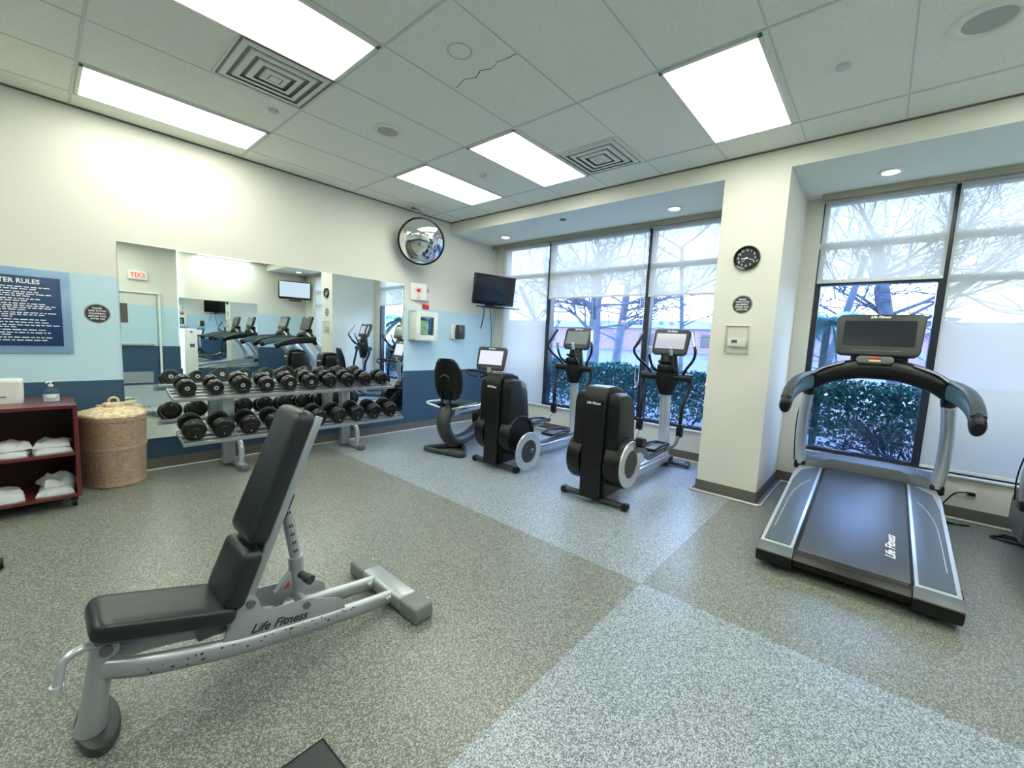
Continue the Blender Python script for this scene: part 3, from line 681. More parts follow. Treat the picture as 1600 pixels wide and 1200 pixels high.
# foot of a machine just entering on the left; a dark slab corner at the bottom edge
t = thing('machine_foot', 'silver machine foot with black cap just entering at the left edge', 'machine foot', (-.262, 3.60, 0))
bm = NB(); tube(bm, [(-.5, .0, .035), (.05, .0, .035)], .032, k=1, n=18); obj('foot_tube', bm, M['silver2'], t)
bm = NB(); cyl(bm, (.04, 0, .034), (.085, 0, .034), .034, .030, n=20); obj('foot_cap', bm, M['black'], t)
t = thing('floor_step', 'corner of a dark grey slab lying on the floor at the bottom edge', 'step', (.591, 1.307, 0), math.radians(2))
bm = NB(); box(bm, (-.255, -.35, .012), (.51, .70, .024), .004); obj('slab', bm, M['dgrey'], t)
bm = NB()
for c_, s_ in (((-.255, -.003, .022), (.51, .006, .008)), ((-.003, -.35, .022), (.006, .70, .008))): box(bm, c_, s_, .002)
obj('slab_rim', bm, M['black'], t)

# ================================================================== DUMBBELL RACK
rk = thing('dumbbell_rack', 'two tier silver dumbbell rack standing under the long mirror', 'dumbbell rack', (1.9, 4.9, 0))
tl = math.radians(13)
def tier(xa, xb, yc, z, dep):
    return T((xa+xb)/2-1.9, yc-4.9, z) @ RX(tl), xb-xa
for nm, xa, xb, yc, z in (('upper_tier', .80, 3.08, 4.87, .765), ('lower_tier', .84, 3.13, 4.74, .375)):
    MM, L_ = tier(xa, xb, yc, z, .3)
    bm = NB()
    for y_ in (-.125, -.05, .05, .125): box(bm, (0, y_, 0), (L_, .020, .022), .004, MM)
    box(bm, (0, -.150, .0), (L_, .006, .034), .002, MM); box(bm, (0, .150, .0), (L_, .006, .034), .002, MM)
    for s in (-1, 1): box(bm, (s*L_/2, 0, 0), (.010, .30, .040), .003, MM)
    obj(nm, bm, M['silver'], rk)
    for i in range(10):
        xx = (.907+.2237*i if nm == 'upper_tier' else .925+.2255*i)-(xa+xb)/2
        for y_ in (-.09, .09):
            bm = NB()
            # saddle: shallow curved cradle
            rr = .085; secs = []
            for k in range(9):
                a = math.radians(-48+12*k-90); secs.append((xx+rr*math.cos(a), rr*math.sin(a)+rr+.014))
            for dy in (0,):
                A = [bm.verts.new(MM @ Vector((p[0], y_-.028, p[1]))) for p in secs]; B = [bm.verts.new(MM @ Vector((p[0], y_+.028, p[1]))) for p in secs]
                A2 = [bm.verts.new(MM @ Vector((p[0], y_-.028, p[1]-.006))) for p in secs]; B2 = [bm.verts.new(MM @ Vector((p[0], y_+.028, p[1]-.006))) for p in secs]
                for k in range(8): bm.faces.new([A[k], A[k+1], B[k+1], B[k]]); bm.faces.new([A2[k], A2[k+1], B2[k+1], B2[k]]); bm.faces.new([A[k], A[k+1], A2[k+1], A2[k]]); bm.faces.new([B[k], B[k+1], B2[k+1], B2[k]])
            obj('saddle', bm, M['mgrey'], rk)
for x in (1.27, 2.52):
    u = x-1.9
    bm = NB(); box(bm, (u, .06, .40), (.11, .09, .76), .012); box(bm, (u, -.0, .34), (.09, .26, .05), .01, T(0, 0, 0)); box(bm, (u, 0, .72), (.09, .24, .04), .01); obj('upright', bm, M['silver'], rk)
    bm = NB(); box(bm, (u+.05, -.01, .03), (.075, .56, .045), .014); obj('foot', bm, M['silver'], rk)
    bm = NB(); tube(bm, [(u+.06, -.13, .05), (u+.062, -.15, .15), (u+.06, -.13, .24), (u+.05, -.06, .30), (u+.04, .02, .32)], 1, n=12, flat=(.022, .028)); obj('curved_brace', bm, M['silver2'], rk)
    bm = NB(); box(bm, (u+.05, -.275, .03), (.082, .05, .055), .012); obj('foot_cap', bm, M['mgrey'], rk)

def make_dumbbell(lab, poly, R, L_, ring, grp):
    t = thing('dumbbell', lab, 'dumbbell', (0, 0, 0), 0, grp)
    hw = .058+R*.35
    for s in (-1, 1):
        bm = NB(); Mh = T(0, s*(L_/2-hw/2), 0) @ RX(PI/2*(1 if s < 0 else -1))
        if poly:
            lathe(bm, [(0, hw/2-.006), (R*.55, hw/2-.006), (R*.62, hw/2), (R*.93, hw/2), (R, hw/2-.012), (R, -hw/2+.01), (R*.9, -hw/2), (0, -hw/2)], Mh @ RZ(PI/12), 12)
        else:
            lathe(bm, [(0, hw/2+.004), (R*.30, hw/2+.003), (R*.34, hw/2-.002), (R*.62, hw/2-.003), (R*.80, hw/2-.006), (R*.95, hw/2-.020), (R, hw/2-.036), (R, -hw/2+.016), (R*.93, -hw/2+.003), (R*.8, -hw/2), (0, -hw/2)], Mh, 32)
        obj('weight_head', bm, M['rubber'], t)
        if ring:
            bm = NB(); lathe(bm, [(.009, hw/2-.004), (.010, hw/2+.004), (.019, hw/2+.004), (.021, hw/2-.004)], Mh, 24); obj('end_ring', bm, M['silver2'], t, label='silver end ring')
        else:
            bm = NB(); lathe(bm, [(0, .003), (.006, .003), (.007, -.002)], Mh @ T(0, -R*.55, hw/2-.003), 12); obj('screw_head', bm, M['silver2'], t)
    bm = NB(); cyl(bm, (0, -L_/2+.06, 0), (0, L_/2-.06, 0), .016, n=16); obj('handle', bm, M['chrome'], t)
    return t
import functools
ordn = ['left end', 'second from the left', 'third from the left', 'fourth from the left', 'fifth from the left', 'fifth from the right', 'fourth from the right', 'third from the right', 'second from the right', 'right end']
protos = {}
def settle(t, x, y, z, rx):
    t.location = (x, y, z); t.rotation_euler = (rx, 0, 0)
for i in range(10):
    ring = i < 6; R = [.076, .069, .084, .075, .078, .086, .081, .081, .083, .083][i]
    key = (ring, R)
    lab = ('black dumbbell with silver end ring, ' if ring else 'plain round black dumbbell, ')+ordn[i]+(' of' if 'end' in ordn[i] else ' on')+' the upper rack tier'
    if key not in protos: d = protos[key] = make_dumbbell(lab, ring, R, .225, ring, 'dumbbells on the upper tier')
    else: d = dup(protos[key], (0, 0, 0), 0, lab)
    x = .907+.2237*i; yc = 4.87; h = .006+.014+R+.002
    settle(d, x, yc-math.sin(tl)*h, .765+math.cos(tl)*h, tl)
protos = {}
for i in range(10):
    R = [.094, .092, .090, .090, .09, .09, .091, .091, .092, .092][i]
    lab = 'large black rubber dumbbell, '+ordn[i]+(' of' if 'end' in ordn[i] else ' on')+' the lower rack tier'
    if R not in protos: d = protos[R] = make_dumbbell(lab, False, R, .275, False, 'dumbbells on the lower tier')
    else: d = dup(protos[R], (0, 0, 0), 0, lab)
    x = .925+.2255*i; yc = 4.74; h = .020+R+.004
    settle(d, x, yc-math.sin(tl)*h, .375+math.cos(tl)*h, tl)

# ================================================================== SHELF CART, ITEMS
ct = thing('shelf_cart', 'cherry wood rolling shelf cart against the left part of the back wall', 'shelf cart', (-.32, 4.74, 0))
HX, HY = .505, .30
bm = NB(); box(bm, (0, 0, .778), (2*HX, 2*HY, .025), .003); obj('top_board', bm, M['cherry'], ct, False)
for s in (-1, 1):
    bm = NB(); box(bm, (s*(HX-.012), 0, .43), (.024, 2*HY-.01, .68), .002); obj('side_panel', bm, M['cherry'], ct, False)
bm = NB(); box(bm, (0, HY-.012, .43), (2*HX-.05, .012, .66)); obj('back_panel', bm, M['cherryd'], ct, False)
for z in (.10, .42):
    bm = NB(); box(bm, (0, -.005, z), (2*HX-.05, 2*HY-.03, .022), .002); obj('shelf', bm, M['cherry'], ct, False)
for sx_ in (-1, 1):
    for sy_ in (-1, 1):
        bm = NB(); cyl(bm, (sx_*(HX-.04)-.012, sy_*(HY-.09), .032), (sx_*(HX-.04)+.012, sy_*(HY-.09), .032), .032, n=20); box(bm, (sx_*(HX-.04), sy_*(HY-.09), .068), (.04, .05, .04), .006); obj('caster', bm, M['black'], ct)
# tub + bottle on the top
t = thing('wipes_tub', 'white plastic wipes tub at the left end of the cart top', 'tub', (-.17, 4.78, .7905))
bm = NB(); secs = []
for z, k in ((0, .94), (.01, .97), (.08, 1), (.14, 1), (.148, 1.02), (.165, 1.02), (.172, .97)): secs.append([(p[0]*k, p[1]*k, z) for p in rrect(.20, .16, .035)])
loft(bm, secs); obj('tub_body', bm, M['white'], t)
bm = NB(); box(bm, (-.05, -.0815, .08), (.04, .002, .06)); box(bm, (-.01, -.0815, .05), (.05, .002, .008)); obj('label_marks', bm, M['mgrey'], t)
t = thing('sanitizer_bottle', 'clear pump bottle of hand sanitizer on the cart top', 'bottle', (.065, 4.70, .7905))
bm = NB(); secs = []
for z, a, b in ((0, .043, .026), (.004, .046, .029), (.06, .046, .029), (.075, .044, .028), (.088, .036, .024), (.098, .024, .018), (.106, .013, .013), (.118, .012, .012)):
    secs.append([(a*math.cos(2*PI*i/28), b*math.sin(2*PI*i/28), z) for i in range(28)])
loft(bm, secs); obj('bottle_body', bm, M['clear'], t)
bm = NB(); secs = [[(.043*math.cos(2*PI*i/28), .026*math.sin(2*PI*i/28), z) for i in range(28)] for z in (.003, .055)]; loft(bm, secs); obj('gel_fill', bm, mat('sanitizer_gel', (.62, .70, .72), .1, spec=.6), t)
bm = NB(); cyl(bm, (0, 0, .116), (0, 0, .132), .014, n=18); cyl(bm, (0, 0, .13), (0, 0, .15), .005, n=10); box(bm, (0, 0, .152), (.024, .022, .010), .003); tube(bm, [(0, 0, .152), (-.015, -.02, .152), (-.025, -.035, .146)], .004, n=8); obj('pump', bm, M['white'], t)
bm = NB(); box(bm, (0, -.0275, .04), (.05, .004, .02), .001); obj('bottle_label', bm, M['text_w'], t)
# towels
def towel(lab, x, y, z, sx_, sy_, h, seed, rz, grp, rag=.35):
    bm = NB(); nx, ny = 26, 18; rnd = Vector((seed*3.1, seed*7.7, seed))
    top = []; bot = []
    for i in range(nx+1):
        ra = []; rb = []
        for j in range(ny+1):
            u = i/nx*2-1; v = j/ny*2-1
            wx = sx_/2*u*(1+rag*.3*noise.noise(Vector((v*1.6, seed, 0)))); wy = sy_/2*v*(1+rag*.3*noise.noise(Vector((u*1.6, seed, 5))))
            e = (1-abs(u)**6)*(1-abs(v)**6)
            n_ = noise.noise(Vector((wx*14, wy*14, 0))+rnd)*.5+noise.noise(Vector((wx*34, wy*34, 0))+rnd)*.25
            hh = h*(.25+.75*e**.4)*(1+rag*n_)+rag*.018*max(0, n_)
            ra.append(bm.verts.new((wx, wy, max(.004, hh)))); rb.append(bm.verts.new((wx*.99, wy*.99, 0)))
        top.append(ra); bot.append(rb)
    for i in range(nx):
        for j in range(ny):
            bm.faces.new([top[i][j], top[i+1][j], top[i+1][j+1], top[i][j+1]]); bm.faces.new([bot[i][j], bot[i][j+1], bot[i+1][j+1], bot[i+1][j]])
    for i in range(nx):
        bm.faces.new([top[i][0], bot[i][0], bot[i+1][0], top[i+1][0]]); bm.faces.new([top[i][ny], top[i+1][ny], bot[i+1][ny], bot[i][ny]])
    for j in range(ny):
        bm.faces.new([top[0][j], top[0][j+1], bot[0][j+1], bot[0][j]]); bm.faces.new([top[nx][j], bot[nx][j], bot[nx][j+1], top[nx][j+1]])
    o = obj('towel', bm, M['towel'], loc=(x, y, z)); o.rotation_euler = (0, 0, rz); tag(o, lab, 'towel', grp); return o
g1 = 'towels on the cart shelves'
towel('folded white towel flat at the right end of the middle cart shelf', .045, 4.62, .4315, .20, .26, .035, 1, .1, g1)
towel('crumpled white towel on top of the folded one, middle shelf right end', .055, 4.64, .468, .18, .22, .035, 2, -.1, g1, .8)
towel('folded white towel at the left of the middle cart shelf', -.17, 4.62, .4315, .22, .26, .04, 3, -.15, g1)
towel('rumpled white towel heaped on the left middle shelf towel', -.16, 4.63, .473, .20, .22, .045, 4, .2, g1, .8)
towel('folded white towel at the right end of the bottom cart shelf', .06, 4.62, .1115, .19, .26, .045, 5, -.1, g1)
towel('crumpled white towel heaped up on the bottom shelf towel', .06, 4.68, .157, .17, .2, .06, 6, .3, g1, 1.0)
towel('white towel cut by the left edge on the bottom cart shelf', -.20, 4.60, .1115, .18, .24, .07, 8, .1, g1)

# hamper
hp_ = thing('wicker_hamper', 'tall woven wicker laundry hamper with lid beside the cart', 'hamper', (.43, 5.13, 0))
def hout(k, n=160, o=0):
    """bow front outline: half ellipse to -y, flat back"""
    out = []
    for i in range(n):
        a = PI+PI*i/(n-1)
        c, s = math.cos(a), math.sin(a)
        out.append(((.222*k+o)*math.copysign(abs(c)**.75, c), (.355*k+o)*-abs(s)**.9, i))
    return out
bm = NB(); secs = []; NR = 76; Hh = .60
for r_ in range(NR+1):
    z = .005+Hh*r_/NR; k = .93+.07*(z/Hh)
    bulge = 0
    if abs(z-.33) < .018: bulge = .008*math.cos((z-.33)/.018*PI/2)
    if z > Hh-.03: bulge = .009
    if z < .03: bulge = .006
    o = hout(k); s_ = []
    for (x, y, i) in o:
        n_ = Vector((x, y*.5, 0)).normalized(); wv = .0062*math.sin(PI*(r_+.5))*math.cos(PI*i/5.0)
        s_.append((x+n_.x*(wv+bulge), min(y+n_.y*(wv+bulge), 0), z))
    s_.append((.15, .0, z)); s_.append((-.15, 0, z)); secs.append(s_)
loft(bm, secs); obj('basket', bm, M['wick'], hp_)
bm = NB()
for i in range(11):
    pass
secs = []
for k, z in ((1.04, .602), (1.06, .612), (1.03, .625), (.8, .645), (.5, .668), (.33, .680), (.31, .705), (.25, .715), (.05, .718)):
    o = hout(k, 60); zc = [(x, y-(1-k)*.15, z+(.0035*math.cos(i*1.3) if k > .4 else 0)) for x, y, i in o]; secs.append(zc)
loft(bm, secs); obj('lid', bm, M['wicklid'], hp_)
bm = NB(); tube(bm, [(-.03, -.155, .71), (-.028, -.155, .745), (0, -.155, .76), (.028, -.155, .745), (.03, -.155, .71)], .009, n=10); obj('lid_handle', bm, M['wicklid'], hp_)
bm = NB(); secs = [[(x*.62+.10, y*.30-.0, z) for x, y, i in hout(1, 40)] for z in (.655, .668)]; loft(bm, secs, T(0, -.01, .02) @ RY(-.10)); obj('lid_flap', bm, M['wicklid'], hp_)

# ================================================================== CONSOLE (shared by the cardio machines)
def console(par, MM, w_, h_, screen, lower=.20, d_=.055):
    """faces local -x; MM places its centre"""
    F = MM @ RZ(-PI/2) @ RX(PI/2)      # local xy = face, z out to the user
    bm = NB(); prism(bm, [(x*(1-.07*(.5-y/h_)), y) for x, y in rrect(w_, h_, .045)], d_, F @ T(0, 0, -d_/2), .014, 3); prism(bm, rrect(w_*.6, h_*.7, .05), .04, F @ T(0, 0, -d_-.015), .015); c = obj('console', bm, M['dgrey'], par)
    bm = NB(); box(bm, (0, h_*.03, .001), (w_*.80, h_*.60, .003), .001, F); obj('screen', bm, M[screen], c, False)
    bm = merge(NB(), text_bm('Life Fitness', .026, F @ T(0, h_*.42, .001), .0006, shear=.35, bold=.001)); obj('console_lettering', bm, M['text_w'], c, False)
    bm = NB(); box(bm, (0, -h_*.39, .001), (w_*.55, .006, .003), .001, F)
    obj('button_strip', bm, M['mgrey'], c)
    return c

# ================================================================== ELLIPTICALS
def elliptical(lab, loc_, screen, crank, yo=1):
    t = thing('elliptical_trainer', lab, 'elliptical', loc_, 0, 'elliptical trainers')
    # local: x forward to the window, tower front face at x=-.08, y=0 centre
    bm = NB(); tube(bm, [(0, -.30, .036), (0, .30, .036)], 1, n=14, k=1, flat=(.035, .026), upv=(0, 0, 1)); obj('rear_foot', bm, M['dgrey'], t)
    for s in (-1, 1):
        bm = NB(); box(bm, (0, s*.31, .032), (.085, .06, .064), .02); obj('foot_cap', bm, M['black'], t)
    # tower body: wide shoulders tapering to a narrow skirt
    bm = NB()
    P = [(-.225, .50), (-.222, .90), (-.205, .975), (-.175, .995), (.175, .995), (.205, .975), (.222, .90), (.225, .50), (.13, .40), (.12, .07), (-.12, .07), (-.13, .40)]
    secs = []
    for x, k, dz in ((-.055, .93, -.02), (-.045, .985, -.005), (-.02, 1, 0), (.18, 1, 0), (.28, .98, -.03), (.31, .90, -.06)):
        secs.append([(x+(.06*(max(0, z-.5)/.5) if x > .1 else 0)*-1, y*k, (z-.5)*(1 if z < .5 else 1)+.5+(dz if z > .5 else 0)) for y, z in P])
    loft(bm, secs); obj('tower_shell', bm, M['black'], t)
    # centre spine running up the front and over the top
    bm = NB(); prof = [(-.105, .06), (-.105, .80), (-.10, .92), (-.085, 1.01), (-.05, 1.045), (.10, 1.05), (.20, 1.02), (.25, .95)]
    secs = []
    for i, (x, z) in enumerate(prof):
        a = prof[max(0, i-1)]; b = prof[min(len(prof)-1, i+1)]; d = Vector((b[0]-a[0], 0, b[1]-a[1])).normalized(); n_ = Vector((-d.z, 0, d.x))
        if n_.x > 0 and i < 4: n_ = -n_
        hw = .098 if z < .5 else (.098+.014*min(1, (z-.5)/.4))
        inn = Vector((x, 0, z))-n_*.07
        secs.append([(x, -hw+.012, z), (x, hw-.012, z), tuple(Vector((x, hw, z))-n_*.014), (inn.x, hw, inn.z), (inn.x, -hw, inn.z), tuple(Vector((x, -hw, z))-n_*.014)])
    loft(bm, secs); sp = obj('centre_spine', bm, M['black'], t)
    bm = merge(NB(), text_bm('Life Fitness', .030, T(-.107, 0, .905) @ RZ(-PI/2) @ RX(PI/2), .0008, shear=.35, bold=.001)); obj('spine_lettering', bm, M['text_w'], sp, False)
    # flywheel housings on both sides
    for s in (-1, 1):
        bm = NB(); MM = T(.125, s*.172, .375) @ RX(PI/2*-s)
        R = .225
        lathe(bm, [(0, .07), (R*.80, .07), (R*.86, .085), (R*.97, .085), (R, .07), (R, -.05), (0, -.05)], MM, 48)
        prism(bm, [(-.10, .50-.375+.10), (.17, .225), (.16, .30), (-.02, .34)], .07, T(.125, s*.15, .375) @ RX(PI/2), .01)
        obj('flywheel_housing', bm, M['black'], t)
    for s in (-1, 1):
        ph = crank if s < 0 else crank+PI
        dx, dz = (.0, 0) if yo == 0 else (.03*math.cos(ph), .155*math.sin(ph))
        yy = -.262-(0 if yo == 0 else .09) if s < 0 else .245
        if s > 0: dx, dz = 0, 0
        MM = T(.125+dx, (yy if s < 0 else yy), .375+dz) @ RX(PI/2*-s)
        bm = NB(); lathe(bm, [(.125, .008), (.125, .016), (.205, .016), (.210, .006), (.205, -.004), (.125, -.004)], MM, 48); dsk = obj('crank_ring', bm, M['silver2'], t, label='pale silver ring')
        bm = NB(); lathe(bm, [(0, .012), (.122, .010), (.126, .0), (.122, -.01), (0, -.01)], MM, 48); obj('crank_hub', bm, M['dgrey'], dsk)
    if yo == 0:
        bm = NB(); cyl(bm, (.23, -.27, .56), (.23, -.34, .56), .045, n=20); cyl(bm, (.23, -.20, .56), (.23, -.28, .56), .02, n=12); obj('crank_roller', bm, M['black'], t)
    # base beam, front foot
    bm = NB(); box(bm, (.95, 0, .10), (1.45, .13, .075), .02); box(bm, (.95, 0, .145), (1.40, .07, .03), .01); obj('base_beam', bm, M['silver2'], t)
    bm = NB(); tube(bm, [(1.72, -.27, .036), (1.72, .27, .036)], 1, n=14, k=1, flat=(.035, .024), upv=(0, 0, 1)); 
    for s in (-1, 1): cyl(bm, (1.79, s*.20, .035), (1.79, s*.24, .035), .032, n=18); box(bm, (1.76, s*.22, .045), (.07, .02, .02), .004)
    box(bm, (1.68, 0, .07), (.16, .14, .10), .02)
    obj('front_foot', bm, M['dgrey'], t)
    # column and head
    bm = NB(); tube(bm, [(1.60, 0, .12), (1.55, 0, .50), (1.52, 0, .95)], 1, n=16, flat=(.062, .05), upv=(1, 0, 0)); obj('console_column', bm, M['silver2'], t)
    bm = NB(); secs = []
    for z, a, b in ((.87, .055, .07), (.93, .075, .10), (1.02, .085, .135), (1.12, .09, .13), (1.22, .08, .11), (1.33, .06, .09)):
        secs.append([(1.50+.05*(z-.87)+a*math.cos(2*PI*i/20), b*math.sin(2*PI*i/20), z) for i in range(20)])
    loft(bm, secs); box(bm, (1.44, 0, 1.17), (.08, .17, .10), .02); box(bm, (1.42, -.0, 1.25), (.05, .15, .03), .01); obj('console_neck', bm, M['black'], t)
    bm = NB(); cyl(bm, (1.50, -.29, 1.075), (1.50, .29, 1.075), .046, n=22); obj('arm_pivot_tube', bm, M['black'], t)
    console(t, T(1.52, 0, 1.475) @ RY(.32), .42, .30, screen)
    for s in (-1, 1):
        bm = NB(); tube(bm, [(1.50, s*.265, 1.08), (1.48, s*.27, .95), (1.42, s*.24, .78), (1.40, s*.235, .62), (1.40, s*.235, .48)], 1, n=12, flat=(.024, .020), upv=(0, 1, 0))
        tube(bm, [(1.50, s*.18, 1.10), (1.46, s*.22, 1.17), (1.38, s*.315, 1.28), (1.34, s*.345, 1.37), (1.38, s*.31, 1.47), (1.44, s*.27, 1.585)], .015, n=12)
        a = obj('moving_arm', bm, M['black'], t)
        bm = NB(); tube(bm, [(1.35, s*.338, 1.40), (1.38, s*.31, 1.47), (1.44, s*.272, 1.58)], .0175, n=12); obj('arm_grip', bm, M['silver2'] if s < 0 else M['black'], a)
        bm = NB(); box(bm, (1.40, s*.235, .50), (.075, .065, .15), .015); obj('arm_joint', bm, M['black'], t)
        bm = NB(); tube(bm, [(1.44, s*.10, 1.14), (1.34, s*.115, 1.20), (1.27, s*.12, 1.30), (1.24, s*.12, 1.40)], .014, n=12); g_ = obj('fixed_handle', bm, M['black'], t)
        bm = NB(); tube(bm, [(1.258, s*.12, 1.33), (1.238, s*.12, 1.41)], .018, n=12); obj('pulse_sensor', bm, M['silver2'], g_)
    for s in (-1, 1):
        hi = (s < 0) == (math.sin(crank) > 0); z0 = .50 if hi else .22; zp = .34 if hi else .25
        yy = s*.235; 
        y0 = s*(.275 if yo == 0 or s > 0 else .375)
        z0 = .375+(.16*math.sin(crank) if s < 0 else -.16*math.sin(crank))
        bm = NB(); tube(bm, [(.16, y0, z0), (.45, s*.25, (z0+zp)/2+.01), (.72, s*.19, zp-.03), (1.10, s*.19, zp-.01)], .022, n=12, k=5, flat=(.018, .028), upv=(0, 0, 1)); tube(bm, [(1.08, s*.2, zp-.01), (1.25, s*.235, zp+.02), (1.36, s*.235, .43)], .022, n=12); obj('pedal_arm', bm, M['mgrey'] if s < 0 else M['silver'], t)
        bm = NB(); box(bm, (.93, s*.155, zp+.03), (.40, .15, .02), .008); pd = obj('pedal', bm, M['mgrey'], t)
        bm = NB(); tube(bm, [(.74, s*.155-.075, zp+.045), (.73, s*.155, zp+.045), (.74, s*.155+.075, zp+.045), (.93, s*.155+.08, zp+.065), (1.12, s*.155+.07, zp+.05), (1.14, s*.155, zp+.045), (1.12, s*.155-.07, zp+.05), (.93, s*.155-.08, zp+.065), (.74, s*.155-.075, zp+.045)], .014, n=8, k=4, closed=True); obj('pedal_rim', bm, M['black'], pd)
    return t
elliptical('black elliptical trainer beside the cream column with silver ring on its side', (3.28, 1.82, 0), 'scr_mid', PI*.30, 0)
elliptical('black elliptical trainer nearer the corner, next to the recumbent bike', (3.34, 3.11, 0), 'scr_dim', -PI*.42, 1)

# ================================================================== RECUMBENT BIKE
bk = thing('recumbent_bike', 'recumbent exercise bike with oval black seat back and lit screen', 'exercise bike', (3.22, 3.86, 0), math.radians(12.5))
bm = NB(); tube(bm, [(-.02, -.25, .03), (-.03, 0, .03), (-.02, .25, .03), (.06, .26, .03), (.30, .08, .03), (.36, 0, .03), (.30, -.08, .03), (.06, -.26, .03), (-.02, -.25, .03)], .03, n=12, k=4, closed=True); obj('rear_base', bm, M['dgrey'], bk)
bm = NB(); tube(bm, [(.12, 0, .55), (.03, 0, .50), (-.02, 0, .38), (.04, 0, .24), (.18, 0, .13), (.45, 0, .13), (.75, 0, .22), (.95, 0, .40), (1.03, 0, .60)], 1, n=18, flat=(.075, .09), upv=(0, 1, 0), radii=[.75, .95, 1, 1, 1, .9, 1.1, 1.2, .7]); obj('frame_shell', bm, M['dgrey'], bk)
bm = NB(); box(bm, (.40, 0, .50), (.62, .10, .05), .01); box(bm, (.15, 0, .50), (.10, .16, .08), .02); obj('seat_rail', bm, M['silver2'], bk)
bm = NB(); cyl(bm, (1.0, -.27, .03), (1.0, .27, .03), .03, n=16); box(bm, (.98, 0, .12), (.30, .14, .22), .04); obj('front_base', bm, M['dgrey'], bk)
bm = NB(); cyl(bm, (.92, -.09, .34), (.92, .09, .34), .20, n=36); cyl(bm, (.92, -.16, .34), (.92, .16, .34), .02, n=12); obj('drive_housing', bm, M['black'], bk)
for s in (-1, 1):
    bm = NB(); box(bm, (.92, s*.15, .34+s*.08), (.03, .02, .18), .006); box(bm, (.92, s*.21, .34+s*.16), (.10, .10, .03), .008); obj('pedal', bm, M['black'], bk)
bm = NB(); tube(bm, [(1.02, 0, .55), (1.0, 0, .8), (.98, 0, 1.02)], .035, n=14); obj('console_mast', bm, M['silver2'], bk)
bm = NB(); tube(bm, [(.98, 0, .93), (.86, -.10, .96), (.72, -.20, .98), (.66, -.12, .93), (.72, -.03, .9)], .014, n=10); tube(bm, [(.98, 0, .93), (.86, .10, .96), (.72, .20, .98), (.66, .12, .93), (.72, .03, .9)], .014, n=10); obj('front_handlebar', bm, M['black'], bk)
console(bk, T(1.0, 0, 1.145) @ RY(.25), .47, .33, 'scr_on')
# seat
bm = NB(); secs = []
for z, wv in ((0, .10), (.03, .155), (.12, .20), (.24, .215), (.36, .20), (.45, .155), (.49, .115), (.50, .08)):
    th = .028; secs.append([(.08-.12*z+.03*(1-(y/.22)**2)*-1+dx, y, .66+z) for y, dx in [(wv*math.cos(2*PI*i/24), th*math.sin(2*PI*i/24)) for i in range(24)]])
loft(bm, secs); obj('seat_back', bm, M['black'], bk)
bm = NB(); 
for s in (-1, 1):
    bm = NB(); tube(bm, [(.10, s*.06, .55), (.02, s*.06, .62), (-.0, s*.06, .78)], .013, n=8); obj('seat_support', bm, M['black'], bk)
bm = NB(); tube(bm, [(-.02, -.07, .93), (-.025, 0, .965), (-.02, .07, .93)], .01, n=8); obj('seat_back_grip', bm, M['dgrey'], bk)
bm = NB(); box(bm, (.26, 0, .585), (.36, .40, .07), .03, seg=4); obj('seat_cushion', bm, M['black'], bk)
for s in (-1, 1):
    bm = NB(); tube(bm, [(.02, s*.10, .56), (-.03, s*.24, .60), (.06, s*.29, .61), (.28, s*.29, .60), (.42, s*.27, .62)], .014, n=10); obj('side_handle', bm, M['silver2'], bk)

